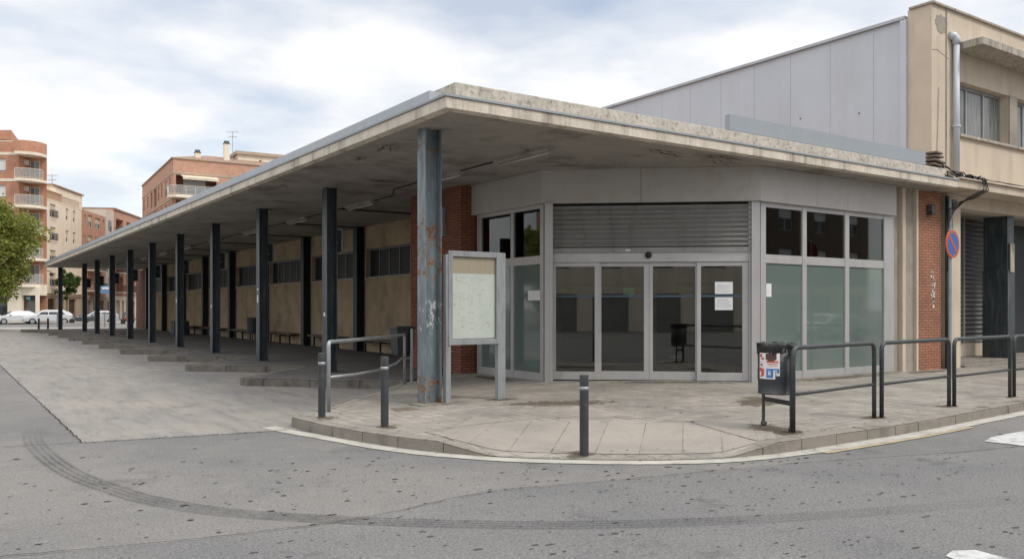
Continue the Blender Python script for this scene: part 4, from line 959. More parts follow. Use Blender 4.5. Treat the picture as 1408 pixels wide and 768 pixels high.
# ------------------------------------------------------------------ notice board
x0, x1, yb = 6.72, 7.80, 11.66
zb = zfun(7.2, yb)
nb = thing('notice_board', (7.2, yb, zb), 'grey metal glazed notice board with faded pale poster beside the rusty corner column', 'notice board')
for a, b in ((x0 - .05, x0 + .04), (x1 - .13, x1 + .02)):
    mb = MB(); mb.box(a, yb - .05, zb - .03, b, yb + .05, 2.62 if a > 7 else 2.56); mb.build('post', 'galvanised', nb, True, bevel=.006)
mb = MB()
mb.box(x0 + .04, yb - .06, 1.10, x1 - .13, yb + .05, 1.19); mb.box(x0 + .04, yb - .06, 2.53, x1 - .13, yb + .05, 2.62); mb.box(x0 - .01, yb - .066, 1.10, x0 + .065, yb - .052, 2.62); mb.box(x1 - .17, yb - .066, 1.10, x1 - .10, yb - .052, 2.62)
mb.box(x0 + .04, yb + .01, 1.19, x1 - .13, yb + .05, 2.53); mb.build('case', 'galvanised', nb, True, bevel=.004)
m = NT('poster_faded')
n = m.noise(3.2, 6, .6); cc = m.mix(m.ramp(n, .35, .68), (.74, .77, .74), (.83, .84, .81))
cc = m.mix(m.math('MULTIPLY', m.ramp(m.noise(9, 6, .7), .60, .68), .5), cc, (.50, .53, .52))
m.col(cc, .75); MATS['poster_faded'] = m.m
mb = MB(); mb.box(x0 + .045, yb - .004, 1.195, x1 - .135, yb + .008, 2.525); po = mb.build('backing', 'hood_concrete', nb, True)
mb = MB(); mb.box(x0 + .07, yb - .010, 1.2, x1 - .16, yb - .006, 2.26); sh = mb.build('poster', 'poster_faded', nb, True)
mb = MB(); mb.box(x0 + .06, yb - .012, 2.262, x1 - .15, yb - .006, 2.52); mb.box(x0 + .06, yb - .014, 2.37, x1 - .15, yb - .0125, 2.375); mb.build('header_strip', 'far_orange' if False else 'pier_tan' if False else 'cream_render', nb, True)
random.seed(21); mb = MB()
for k in range(26):
    xa = random.choice([x0 + .22, x0 + .42, x0 + .60]) + random.uniform(-.06, .06); zz = random.uniform(1.32, 2.2); l = random.uniform(.02, .14)
    if random.random() < .35: mb.box(xa, yb - .0115, zz, xa + .003, yb - .0105, zz + l * 1.4)
    else: mb.box(xa, yb - .0115, zz, xa + l, yb - .0105, zz + .004)
mb.build('faded_print', 'far_stone', sh, True)
mb = MB()
for k in range(26):
    xa = random.uniform(x0 + .1, x1 - .25); zz = random.uniform(1.22, 2.24)
    if random.random() < .5: xa = x1 - random.uniform(.26, .34); zz = random.uniform(1.28, 1.52)
    r = random.uniform(.003, .010); mb.box(xa, yb - .0118, zz, xa + r, yb - .0106, zz + r * random.uniform(.6, 3))
mb.build('mould_specks', 'mould', sh, True)
mb = MB(); mb.box(x0 + .062, yb - .05, 1.192, x1 - .168, yb - .046, 2.528); mb.build('glass', 'glass_board', nb, True)
mb = MB()
for k in range(22):
    a = random.uniform(0, 6.28); r = random.uniform(.06, .22); x = x1 - .06 + r * math.cos(a); y = yb + .6 * r * math.sin(a); mb.M = Matrix.Translation((x, y, zfun(x, y) + .001)) @ Matrix.Rotation(random.uniform(0, 3), 4, 'Z'); mb.box(-.02, -.006, 0, .02, .006, .006)
tag(mb.build('soil_crumbs', 'rubble_brown'), 'brown soil and weeds crumbled round the foot of the notice board', 'soil', kind='stuff')

# ------------------------------------------------------------------ bollards
def bollard_mesh(r=.052, h=.92):
    a = MB(); a.lathe([(r * .99, 0), (r, .02), (r, h * .83), (r * .9, h * .835), (r * .9, h * .855), (r, h * .86), (r, h - .012), (r * .94, h)], 20)
    b = MB(); b.lathe([(r * 1.012, h * .815), (r * 1.012, h * .858)], 20)
    return a, b
bp = None
for x, y, lab in ((4.46, 11.30, 'dark grey metal bollard at the kerb end, left of the bent guard rail'), (4.78, 9.93, 'dark grey metal bollard between the guard rail and the rusty corner column'), (6.01, 7.33, 'dark grey metal bollard standing in front of the sliding doors')):
    if bp is None:
        bp = thing('bollard', (x, y, zfun(x, y)), lab, 'bollard', group='bollards round the pavement corner')
        a, b = bollard_mesh(); a.build('post', 'steel_dark', bp, smooth=False); b.build('band', 'galvanised', bp)
        for p in bp.children[0].data.polygons: p.use_smooth = abs(p.normal.z) < .5
    else:
        dup(bp, (x, y, zfun(x, y) - (.006 if y < 8 else 0)), label=lab, rz=1.0)
bf = None
for k, (a, D) in enumerate(((-34.2, 60.2), (-33.7, 60.5), (-32.85, 60.6), (-32.5, 59.8))):
    x, y = cw(a, D); lab = 'dark bollard on the far island by the last column, %s of four' % ORD(k)
    if bf is None:
        bf = thing('bollard', (x, y, .0), lab, 'bollard', group='bollards on the far island')
        a_, b_ = bollard_mesh(.07, .95); a_.build('post', 'steel_dark', bf)
    else: dup(bf, (x, y, 0), label=lab)

# ------------------------------------------------------------------ guard rails
def round_path(P, r, n=6):
    P = [Vector(p) for p in P]; out = [P[0]]
    for i in range(1, len(P) - 1):
        a = (P[i - 1] - P[i]).normalized(); b = (P[i + 1] - P[i]).normalized()
        for k in range(n + 1):
            t = k / n; out.append((P[i] + a * r) * (1 - t) ** 2 + P[i] * 2 * t * (1 - t) + (P[i] + b * r) * t ** 2)
    out.append(P[-1]); return out
rail_pts = [(8.72, 6.56, 10.84, 6.80), (10.96, 6.76, 13.05, 6.93), (13.18, 6.90, 15.30, 7.05), (15.46, 7.05, 17.6, 7.22), (17.75, 7.23, 19.9, 7.4), (20.05, 7.41, 22.2, 7.6)]
rl = ['dark steel guard rail beside the litter bin with the stickers', 'second dark steel guard rail from the litter bin, in front of the brick pier', 'third dark steel guard rail from the litter bin, in front of the louvre',
      'dark steel guard rail at the right edge of the photo', 'dark steel guard rail fifth along the kerb', 'dark steel guard rail sixth along the kerb']
rp = None
for (xa, ya, xb, yb_), lab in zip(rail_pts, rl):
    L_ = math.hypot(xb - xa, yb_ - ya); an = math.atan2(yb_ - ya, xb - xa); z = zfun((xa + xb) / 2, (ya + yb_) / 2)
    if rp is None:
        L0 = L_
        rp = thing('guard_rail', (xa, ya, z), lab, 'guard rail', an, 'guard rails along the kerb')
        mb = MB(); mb.tube(round_path([(0, 0, -.01), (0, 0, 1.06), (L0, 0, 1.06), (L0, 0, -.01)], .12), .030, 12); mb.build('hoop', 'steel_dark', rp, smooth=True)
        mb = MB(); mb.tube([(.01, 0, .48), (L0 - .01, 0, .48)], .021, 10); mb.build('middle_bar', 'steel_dark', rp, smooth=True)
        for x in (0, L0): mb = MB(); mb.cyl(x, 0, -.004, .008, .06, n=14); mb.build('base_plate', 'rubble_brown', rp)
    else: dup(rp, (xa, ya, z), an, lab)
gr = thing('guard_rail', (4.78, 11.84, zfun(4.78, 11.84)), 'weathered galvanised bent guard rail running back from the corner bollard to the black bin', 'guard rail')
z0 = gr.location.z
P = [(4.78, 11.84), (5.65, 12.72), (6.7, 13.82), (7.72, 15.12)]
mb = MB(); mb.tube(round_path([(4.78, 11.84, z0 - .02), (4.78, 11.84, 1.19), (5.65, 12.72, 1.18), (6.7, 13.85, 1.17), (7.72, 15.12, 1.16), (7.72, 15.12, .16)], .07, 4), .030, 12); mb.build('hoop', 'galvanised', gr, True, smooth=True)
mb = MB(); mb.tube([(4.79, 11.85, .66), (5.5, 12.5, .63), (6.4, 13.45, .61), (7.1, 14.25, .65), (7.71, 15.11, .72)], .022, 10); mb.build('middle_bar', 'galvanised', gr, True, smooth=True)

# ------------------------------------------------------------------ litter bin with stickers
zb = zfun(8.8, 6.9)
bn = thing('litter_bin', (8.80, 6.88, zb), 'dark round litter bin with black bag and stickers by the guard rail', 'litter bin')
mb = MB()
prof = [(.0, .46), (.205, .46), (.225, .465), (.225, .48), (.218, .49), (.222, .62), (.226, .63), (.226, .78), (.222, .79), (.228, 1.05), (.216, 1.05), (.205, .55)]
mb.lathe(prof, 40); mb.build('drum', 'steel_dark', bn, smooth=False, bevel=0)
for p in bn.children[0].data.polygons: p.use_smooth = abs(p.normal.z) < .5
mb = MB(); random.seed(9); n = 60; ring = []
for k, (r, z) in enumerate(((.232, .985), (.234, 1.0), (.236, 1.06), (.235, 1.10), (.226, 1.105), (.21, 1.07), (.20, .9))):
    for i in range(n):
        j = random.uniform(-.006, .006); ring.append(((r + j) * math.cos(6.2832 * i / n), (r + j) * math.sin(6.2832 * i / n), z + random.uniform(-.014, .014) + (.02 * math.sin(i * .5) if k == 0 else 0)))
mb.add(ring, [(k * n + i, k * n + (i + 1) % n, (k + 1) * n + (i + 1) % n, (k + 1) * n + i) for k in range(6) for i in range(n)]); mb.build('bag_rim', 'black_plastic', bn, smooth=True)
mb = MB(); mb.cyl(0, 0, .7, .72, .2, n=24); mb.build('bag_inside', 'black_plastic', bn)
for (dx, dy) in ((.13, .30), (-.06, -.28)):
    mb = MB(); mb.tube([(dx, dy, .0), (dx, dy, 1.02 if dy < 0 else .47)], .022, 8); mb.cyl(dx, dy, -.004, .012, .07, n=12); mb.tube([(dx, dy, .02), (dx + .02, dy, .06)], .04, 8); mb.build('leg', 'steel_dark', bn)
mb = MB(); mb.box(-.02, -.28, .33, .0, .30, .39); mb.M = None; mb.add([(-.06, -.28, .33), (.13, .30, .33), (.13, .30, .39), (-.06, -.28, .39), (-.05, -.285, .33), (.14, .295, .33), (.14, .295, .39), (-.05, -.285, .39)], [(0, 1, 2, 3), (7, 6, 5, 4), (3, 2, 6, 7), (1, 0, 4, 5)])
mb.v = mb.v[8:]; mb.f = [tuple(i - 8 for i in f) for f in mb.f[6:]]; mb.build('cross_bar', 'steel_dark', bn)
def wrap(mb, a0, a1, z0, z1, r, n=8, off=0):
    base = math.atan2(-SA * 3.5 - CA * 10.3 + 6.9 * 0, 1) * 0 + math.atan2(-.6158, -.7879)     # towards the street corner
    pts = []
    for i in range(n + 1):
        a = base + R(a0 + (a1 - a0) * i / n); pts += [(r * math.cos(a), r * math.sin(a), z0), (r * math.cos(a), r * math.sin(a), z1)]
    mb.add(pts, [(2 * i, 2 * i + 2, 2 * i + 3, 2 * i + 1) for i in range(n)])
def stk(name, mat, rects, parent, r):
    mb = MB()
    for q in rects: wrap(mb, *q, r)
    return mb.build(name, mat, parent)
s0_ = stk('sticker_sheet', 'sticker_white', [(-58, 12, .70, .985), (-58, -2, .66, .70)], bn, .2305)
stk('sticker_print', 'sticker_red', [(-56, -46, .93, .97), (-50, -38, .90, .925), (-57, -48, .75, .80), (-50, -38, .70, .79), (-56, -42, .685, .70), (-30, 8, .865, .885), (-26, 6, .84, .85), (-20, 4, .82, .825), (-54, -44, .82, .85)], s0_, .2315)
stk('sticker_patch', 'sticker_brown', [(-32, 2, .90, .98), (-26, -4, .885, .90)], s0_, .2320)
stk('sticker_patch', 'sticker_blue', [(-30, -8, .675, .79), (-8, 10, .772, .79), (4, 10, .735, .772)], s0_, .2320)
stk('sticker_print', 'sticker_white', [(-24, -22, .70, .77), (-18, -16, .70, .77), (-22, -18, .72, .74), (-56, -50, .97, .98)], s0_, .2326)
stk('sticker_print', 'steel_dark', [(-4, 4, .75, .756), (-1, 1, .70, .75)], s0_, .2326)
# black bin hooked at the far end of the bent rail
bb = thing('litter_bin', (7.86, 15.5, .17), 'black square litter bin on a grey post beyond the bent guard rail', 'litter bin')
mb = MB(); mb.add([(-.17, -.15, .55), (.17, -.15, .55), (.17, .15, .55), (-.17, .15, .55), (-.2, -.18, 1.1), (.2, -.18, 1.1), (.2, .18, 1.1), (-.2, .18, 1.1)], [(3, 2, 1, 0), (4, 5, 6, 7), (0, 1, 5, 4), (1, 2, 6, 5), (2, 3, 7, 6), (3, 0, 4, 7)]); mb.box(-.215, -.195, 1.1, .215, .195, 1.15); mb.build('body', 'black_plastic', bb, bevel=.01)
mb = MB(); mb.tube([(.10, -.23, 0), (.10, -.23, 1.1)], .03, 8); mb.tube([(-.12, -.2, .5), (.1, -.23, .5)], .012, 6); mb.build('post', 'galvanised', bb)
# dark bin and waste container by the benches
bb = thing('litter_bin', (11.3, 36.6, .17), 'dark barrel litter bin on legs in front of the bench wall', 'litter bin')
mb = MB(); mb.lathe([(.24, .42), (.27, .43), (.29, 1.08), (.30, 1.10), (.27, 1.10), (.25, .5)], 20); mb.build('drum', 'steel_black', bb)
for dy in (-.2, .2): mb = MB(); mb.tube([(0, dy, 0), (0, dy, .45)], .03, 6); mb.build('leg', 'steel_black', bb)
bb = thing('storage_box', (11.2, 49.9, .17), 'dark rectangular box standing against the wall far along the platform', 'box')
mb = MB(); mb.box(-.4, -.5, 0, .4, .5, .72); mb.build('body', 'steel_black', bb, bevel=.02); mb = MB(); mb.box(-.42, -.52, .722, .42, .52, .78); mb.build('lid', 'steel_dark', bb, bevel=.02)

# ------------------------------------------------------------------ no parking sign
sx, sy = 17.90, 9.46
sg = thing('no_parking_sign', (sx, sy, zfun(sx, sy)), 'round blue and red no parking sign with a diagonal bar on a grey pole', 'road sign', R(3))
mb = MB(); mb.cyl(0, 0, -.02, 3.25, .032, n=12); mb.build('pole', 'galvanised', sg, smooth=False)
def disc(r, y0, y1, n=40):
    mb = MB(); mb.M = Matrix.Translation((0, 0, 2.90)) @ Matrix.Rotation(R(90), 4, 'X'); mb.cyl(0, 0, -y1, -y0, r, n=n); return mb
MBd = MB(); MBd.M = Matrix.Translation((0, 0, 2.90)) @ Matrix.Rotation(R(90), 4, 'X')
MBd.cyl(0, 0, .034, .060, .30, n=40); pl_ = MBd.build('plate', 'red_paint', sg)
MBd = MB(); MBd.M = Matrix.Translation((0, 0, 2.90)) @ Matrix.Rotation(R(90), 4, 'X'); MBd.cyl(0, 0, .0602, .0635, .235, n=36); MBd.build('blue_field', 'blue_paint', pl_)
MBd = MB(); MBd.M = Matrix.Translation((0, 0, 2.90)) @ Matrix.Rotation(R(90), 4, 'X') @ Matrix.Rotation(R(-45), 4, 'Z'); MBd.box(-.238, -.033, .064, .238, .033, .0665); MBd.build('diagonal_bar', 'red_paint', pl_)
mb = MB(); mb.box(-.05, -.04, 2.75, .05, .035, 2.79); mb.box(-.05, -.04, 3.0, .05, .035, 3.04); mb.build('clamp', 'galvanised', sg)
# utility cover
mb = MB(); q = [(5.68, 11.62), (6.02, 11.60), (5.98, 11.24), (5.64, 11.26)]; zc = zfun(5.83, 11.43) + .004; mb.prism(q, zc - .02, zc + .004)
tag(mb.build('drain_cover', 'rubble_brown'), 'small square brown drain cover in the pavement beside the corner column', 'drain cover')
# dead leaves and grit on the road
random.seed(31); mb = MB()
def speck(x, y, z, r):
    a = random.uniform(0, 6.28); n = 5; mb.add([(x + r * random.uniform(.5, 1) * math.cos(a + k * 1.256) * 1.7, y + r * random.uniform(.4, 1) * math.sin(a + k * 1.256), z + random.uniform(0, .003)) for k in range(n)], [tuple(range(n))])
for k in range(1500):
    a = random.gauss(1.5, 4.2); D = random.uniform(4.4, 9.5) if random.random() < .8 else random.uniform(9, 16); x, y = cw(a, D)
    d, s, _ = s_at(x, y)
    inside = y > 6.2 and zfun(x, y) and ((x > 4.3 and y > 8.4) or (x > 8 and y > 6.3))
    speck(x, y, (zfun(x, y) if inside else 0) + .004, random.choice((.006, .008, .010, .013, .020, .026)) * random.uniform(.8, 1.2))
for k in range(260):
    s = random.uniform(2, 30); i = min(range(len(CUM)), key=lambda q: abs(CUM[q] - s)); p = KP[i]; T = target(s); n_ = (T - p).normalized(); o_ = random.choice([-.06, .3, .4]) + random.gauss(0, .09)
    q = p + n_ * o_; speck(q.x, q.y, (zfun(q.x, q.y) if o_ > 0 else 0) + .011, random.uniform(.005, .015))
tag(mb.build('leaf_litter', 'mould'), 'dark dead leaves and grit scattered over the road and pavement', 'leaf litter', kind='stuff')
random.seed(32); mb = MB()     # tufts in the joints of the apron
for k in range(220):
    t = random.random(); x = 1.46 + t * 2.5 + random.gauss(0, .02); y = 11.72 - (x - 1.46) * .17 + random.gauss(0, .02)
    if random.random() < .35: x = 1.46 + random.gauss(0, .02); y = 11.7 + random.uniform(0, 5)
    elif t < .6 and random.random() < .6: continue
    h = random.uniform(.01, .03); mb.add([(x - .004, y, 0), (x + .004, y, 0), (x + random.uniform(-.02, .02), y + random.uniform(-.02, .02), h)], [(0, 1, 2)])
MATS['weed'] = plain('weed', (.10, .12, .05), .8)
tag(mb.build('joint_weeds', 'weed'), 'tiny weeds growing in the joint where asphalt meets the concrete', 'weeds', kind='stuff')

# ------------------------------------------------------------------ trees
def leaf_mat(name, c0, c1, c2):
    m = NT(name); n = m.noise(1.1, 3); f = m.noise(9, 2)
    cc = m.mix(m.ramp(n, .35, .65), c0, c1); cc = m.mix(m.ramp(f, .45, .70), cc, c2)
    m.col(cc, .65, spec=.3)
    tl = m.n('ShaderNodeBsdfTranslucent'); m.l(cc, tl.inputs[0]); ms = m.n('ShaderNodeMixShader'); ms.inputs[0].default_value = .35
    m.l(m.b.outputs[0], ms.inputs[1]); m.l(tl.outputs[0], ms.inputs[2]); m.l(ms.outputs[0], m.out.inputs[0]); MATS[name] = m.m
leaf_mat('leaf_plane', (.15, .19, .035), (.23, .265, .055), (.36, .34, .09))
leaf_mat('leaf_dark', (.04, .085, .02), (.07, .12, .03), (.10, .15, .04))
weathered('bark', (.16, .13, .10), .9, .3, 6, 40, .4)
def tree(name, loc, label, h, crown_z, rx, rz, nclump, nleaf, leaf, mat, trunk_r, group=None, seed=1):
    random.seed(seed); t = thing(name, loc, label, 'tree', group=group)
    mb = MB(); fork = crown_z - rz * .55
    mb.tube([(0, 0, -.1), (.03, .02, fork * .5), (0, .05, fork), (.05, 0, crown_z + rz * .3)], [trunk_r, trunk_r * .8, trunk_r * .62, trunk_r * .15], 10)
    cl = []
    for k in range(nclump):
        while True:
            p = Vector((random.uniform(-1, 1), random.uniform(-1, 1), random.uniform(-1, 1)))
            if .35 < p.length < 1: break
        sc_ = random.uniform(.82, 1.08); q = Vector((p.x * rx * sc_, p.y * rx * sc_, crown_z + p.z * rz * sc_)); cl.append((q, random.uniform(.16, .30) * rx))
    for q, r in cl[::2]:
        a = Vector((0, .03, fork + random.uniform(-.1, .5) * rz * .5)); mid_ = a.lerp(q, .5) + Vector((0, 0, .12 * rx)); mb.tube([a, mid_, q], [trunk_r * .32, trunk_r * .16, .012], 5)
    mb.build('trunk', 'bark', t)
    lf = MB(); V = []; F = []
    for k in range(nleaf):
        q, r = random.choice(cl); d = Vector((random.gauss(0, 1), random.gauss(0, 1), random.gauss(0, .8))); d = d.normalized() * r * random.random() ** .45 * 1.15; p = q + d
        a = Vector((random.gauss(0, 1), random.gauss(0, 1), random.gauss(0, .6))).normalized(); b = a.cross(Vector((random.gauss(0, 1), random.gauss(0, 1), random.gauss(0, 1)))).normalized(); s = leaf * random.uniform(.6, 1.3)
        o = len(V); V += [tuple(p - a * s), tuple(p + b * s * .55), tuple(p + a * s), tuple(p - b * s * .55)]; F.append((o, o + 1, o + 2, o + 3))
    lf.v = V; lf.f = F; lf.build('crown', mat, t); return t
x, y = cw(-38.8, 60); tree('plane_tree', (x, y, 0), 'large green plane tree on the square in front of the brick apartments', 10, 5.85, 4.15, 4.2, 130, 33000, .14, 'leaf_plane', .32, seed=4)
x, y = cw(-52.9, 99); tree('street_tree', (x, y, .12), 'small green tree in front of the cream apartment house', 6, 4.35, 1.35, 1.75, 30, 3600, .13, 'leaf_dark', .13, seed=5)

# ------------------------------------------------------------------ distant apartment houses
def win(root, M, x0, z0, x1, z1, frame='far_white', pane='glass_dark', shut=None, y=.16, div=1):
    f = MB(); f.M = M; f.box(x0, y - .03, z0, x0 + .06, y + .03, z1); f.box(x1 - .06, y - .03, z0, x1, y + .03, z1); f.box(x0 + .06, y - .03, z0, x1 - .06, y + .03, z0 + .06); f.box(x0 + .06, y - .03, z1 - .06, x1 - .06, y + .03, z1)
    for q in range(1, div + 1): xx = x0 + (x1 - x0) * q / (div + 1); f.box(xx - .03, y - .028, z0 + .06, xx + .03, y + .028, z1 - .06)
    fo = f.build('window', frame, root)
    p = MB(); p.M = M; p.box(x0 + .06, y, z0 + .06, x1 - .06, y + .01, z1 - .06); p.build('pane', pane, fo)
    if shut:
        s = MB(); s.M = M; s.box(x0 + .06, y - .035, z1 - .06 - (z1 - z0) * shut[0], x1 - .06, y - .005, z1 - .06); s.build('roller_blind', shut[1], fo)
    return fo
I4 = Matrix.Identity(4)
def rail(root, M, pts, z, h=1.0, mat='galvanised', glass_=None):
    mb = MB(); mb.M = M; mb.tube([(x, y, z + h) for x, y in pts], .035, 5); mb.tube([(x, y, z + .1) for x, y in pts], .025, 4)
    for (ax, ay), (bx, by) in zip(pts, pts[1:]):
        L_ = math.hypot(bx - ax, by - ay); n = max(1, int(L_ / (.9 if glass_ else .14)))
        for k in range(n + 1): t = k / n; X, Y = ax + (bx - ax) * t, ay + (by - ay) * t; r = .028 if glass_ else .012; mb.box(X - r, Y - r, z, X + r, Y + r, z + h)
    ro = mb.build('railing', mat, root)
    if glass_:
        g = MB(); g.M = M
        for (ax, ay), (bx, by) in zip(pts, pts[1:]): g.add([(ax, ay, z + .12), (bx, by, z + .12), (bx, by, z + h - .05), (ax, ay, z + h - .05)], [(0, 1, 2, 3)])
        g.build('railing_panel', 'glass_rail', ro)

# A: red brick block with the rounded balcony corner (local x to the right, y away)
x, y = cw(-51.75, 91)
A = thing('apartment_block', (x, y, .12), 'red brick apartment block with curved white balconies behind the plane tree', 'apartment block', CROT)
ST = 2.88; levels = [3.85 + ST * k for k in range(6)]    # slab undersides 3.85 ... 18.25
holes = []
for k in range(5):
    z = levels[k] + .55
    for xa in (-5.25, -8.9, -12.5): holes.append((xa, z + .55, xa + 1.7, z + 1.95))
shops = [(-4.4 - 1.9, .1, -3.35, 3.2), (-11.2, .1, -7.2, 3.2)]
mb = MB(); mb.holed(-17, -2.12, 3.4, 19.75, holes, .3); mb.build('wall', 'far_brick_red', A)
mb = MB(); mb.prism([(-17, .31), (-2.12, .31), (-2.12, 1.702), (-.01, 1.702), (-3.4, 6.6), (-8.0, 12), (-17, 12)], 0.01, 19.6); mb.build('inner_wall', 'far_brick_red', A)
for (xa, za, xb, zb_) in holes: win(A, I4, xa, za, xb, zb_, 'far_white', 'glass_dark', (.85 if (xa * 7 + za) % 3 > .6 else .4, 'white_shutter'))
for k in range(6):
    mb = MB(); mb.box(-17, -.04, levels[k] + .02, -2.1, .28 if k < 5 else .28, levels[k] + .32)
    arc = [(-2.1, -.02)] + [(-2.1 + 2.1 * math.sin(R(a)), -.35 - .55 + .9 * 1.0 * (1 - math.cos(R(a))) * 1.9) for a in range(0, 91, 10)] + [(0, 1.7), (-2.1, 1.7)]
    mb.prism(arc, levels[k] + .0, levels[k] + .30); mb.build('balcony_slab', 'far_cream', A)
    if k < 5: rail(A, I4, [(p[0] + (0 if p[0] > -2.05 else .02), p[1] + .06) for p in arc[1:-2]], levels[k] + .30, 1.05, 'far_white', True)
for k in range(5):
    win(A, Matrix.Translation((0, 1.5, 0)), -1.85, levels[k] + .32, -.75, levels[k] + 2.5, 'far_white', 'glass_curtain')
    mb = MB(); mb.box(-2.1, .9, levels[k] + 2.0, -1.85, 1.5, levels[k] + 2.55); mb.build('air_conditioner', 'far_white', A)
arc = [(-2.12, .0)] + [(-2.1 + 2.1 * math.sin(R(a)), -.35 - .55 + .9 * (1 - math.cos(R(a))) * 1.9) for a in range(0, 91, 10)] + [(0, 1.7), (-2.12, 1.7)]
mb = MB(); mb.prism(arc, levels[5] + .304, 19.75); mb.build('curved_parapet', 'far_brick_red', A)
mb = MB(); mb.prism([(-17, 1.0), (-3.55, 1.0), (-7.6, 10), (-17, 10)], 19.6, 20.05); mb.prism([(-17, 1.2), (-3.65, 1.2), (-7.6, 10), (-17, 10)], 20.05, 20.15); mb.build('attic_base', 'far_cream', A)
mb = MB(); mb.prism([(-17, 1.0), (-3.55, 1.0), (-7.6, 10), (-17, 10)], 20.15, 21.2); mb.build('attic_wall', 'far_brick_red', A)
mb = MB(); mb.box(-17, -.02, 2.95, 0, .28, 3.85); mb.box(-2.12, .281, 2.95, 0, 1.7, 3.85)
for xa, xb in ((-17, -12), (-7.3, -6.35), (-3.35, -1.75), (-.3, 0)): mb.box(xa, -.02, 0, xb, .28, 2.95)
mb.build('ground_floor_wall', 'far_cream', A)
mb = MB(); mb.box(-6.35, .1, 2.35, -3.35, .2, 2.95); mb.box(-1.75, .6, 2.35, -.3, .7, 2.95); mb.box(-12, .1, 2.35, -7.3, .2, 2.95); mb.build('shop_fascia', 'dark_sign', A)
mb = MB(); mb.box(-5.3, .08, 2.45, -4.2, .099, 2.85); mb.build('shop_sign', 'sign_blue', A)
mb = MB(); mb.box(-1.7, .58, 2.45, -1.2, .599, 2.85); so2 = mb.build('shop_sign', 'sign_teal', A)
mb = MB()
for q in range(6): mb.box(-5.15 + q * .15, .07, 2.56, -5.05 + q * .15, .0795, 2.74)
for q in range(3): mb.box(-1.66 + q * .15, .57, 2.56, -1.56 + q * .15, .5795, 2.74)
mb.build('sign_lettering', 'white_paper', A)
mb = MB(); mb.box(-6.35, .15, 0, -3.35, .2, 2.35); mb.box(-12, .15, 0, -7.3, .2, 2.35); mb.build('shop_window', 'glass_dark', A)
mb = MB(); mb.box(-1.75, .65, 0, -.3, .7, 2.35); mb.build('shop_window', 'glass_curtain', A)

# row receding to the right: local x away from us along the street, facade facing +lateral
x, y = cw(-54.7, 97.5); ROT = CROT + math.atan2(.989, -.148)
def rowroot(off, name, label):
    px_, py_ = x + math.cos(ROT) * off, y + math.sin(ROT) * off
    return thing(name, (px_, py_, .12), label, 'apartment block', ROT)
# B cream house
B = rowroot(0, 'cream_house', 'cream rendered apartment house with small shuttered windows, next to the brick block')
hb = []
for k in range(4):
    z = 3.9 + 2.75 * k
    hb += [(1.6, z + .3, 3.3, z + 1.85), (6.5, z + .4, 7.4, z + 1.85), (8.9, z + .4, 9.8, z + 1.85)]
gd = [(.9, .0, 3.0, 2.7), (4.2, 0, 6.0, 2.7), (7.5, 0, 10.0, 2.7)]
mb = MB(); mb.holed(0, 11.9, 3.3, 14.35, hb, .25); mb.build('wall', 'far_cream', B)
mb = MB(); mb.box(0, .26, 2.9, 11.9, 10, 14.2); mb.box(-.0, -.02, 14.352, 11.9, .5, 14.5); mb.box(0, 3.0, 14.2, 3.4, 3.3, 16.1); mb.build('inner_wall', 'far_cream', B)
mb = MB(); mb.holed(0, 11.9, 0, 3.0, gd, .3); mb.box(0, -.14, 3.0, 11.9, .2, 3.12); mb.box(0, .45, 0, 11.9, .5, 2.9); mb.build('ground_floor_wall', 'far_stone', B)
for q in hb: win(B, I4, *q, 'far_white', 'glass_dark', ((.5, 'cream_shutter')) if q[0] < 2 else (.35 if q[1] < 9 else .6, 'cream_shutter'), div=1 if q[0] < 2 else 0)
for q in gd: mb = MB(); mb.box(q[0], .2, q[1], q[2], .25, q[3]); mb.build('door', 'wood_door', B)
for k in range(4):
    rail(B, I4, [(1.5, .0), (1.5, -.25), (3.4, -.25), (3.4, 0)], 3.9 + 2.75 * k + .28, .8, 'steel_dark')
rail(B, I4, [(0, .3), (11.9, .3)], 14.5, .9, 'far_stone')
mb = MB(); mb.box(2.2, 2.4, 14.3, 11.8, 8, 16.3); mb.build('roof_room', 'far_orange', B)
mb = MB(); mb.box(2.0, 2.2, 16.3, 12.0, 8.1, 16.5); mb.build('roof_room_roof', 'far_cream', B)
# C brick house
Cc = rowroot(11.95, 'brick_house', 'brown brick apartment house between the cream one and the narrow white strip')
hc = []
for k in range(4):
    z = 3.9 + 2.75 * k
    hc += [(.9, z + .45, 1.5, z + 1.8), (2.3, z + .3, 4.0, z + 1.9), (5.0, z + .4, 7.3, z + 1.8), (8.2, z + .5, 8.8, z + 1.8)]
mb = MB(); mb.holed(0, 9.3, 3.3, 14.5, hc, .25); mb.build('wall', 'far_brick_salmon', Cc)
mb = MB(); mb.box(0, .26, 2.9, 9.3, 10, 14.4); mb.build('inner_wall', 'far_brick_brown', Cc)
mb = MB(); mb.holed(0, 9.3, 0, 3.0, [(1, 0, 3.6, 2.6), (4.4, 0, 6.4, 2.6), (7, 0, 8.8, 2.6)], .3); mb.box(0, .45, 0, 9.3, .5, 2.9); mb.box(0, -.12, 3.0, 9.3, .2, 3.25); mb.build('ground_floor_wall', 'far_stone', Cc)
for q in hc: win(Cc, I4, *q, 'far_white', 'glass_dark', (.5, 'cream_shutter') if q[2] - q[0] > 1 else None, div=1 if q[2] - q[0] > 1 else 0)
for q in ((1, 3.6), (4.4, 6.4), (7, 8.8)): mb = MB(); mb.box(q[0], .2, 0, q[1], .25, 2.6); mb.build('door', 'shutter_grey' if q[0] == 1 else 'wood_door', Cc)
for k in range(3):
    z = 3.9 + 2.75 * k; mb = MB(); mb.box(2.0, -.9, z - .12, 7.6, 0, z + .05); mb.build('balcony_slab', 'far_white', Cc); rail(Cc, I4, [(2.0, 0), (2.0, -.85), (7.6, -.85), (7.6, 0)], z + .05, 1.0, 'steel_dark')
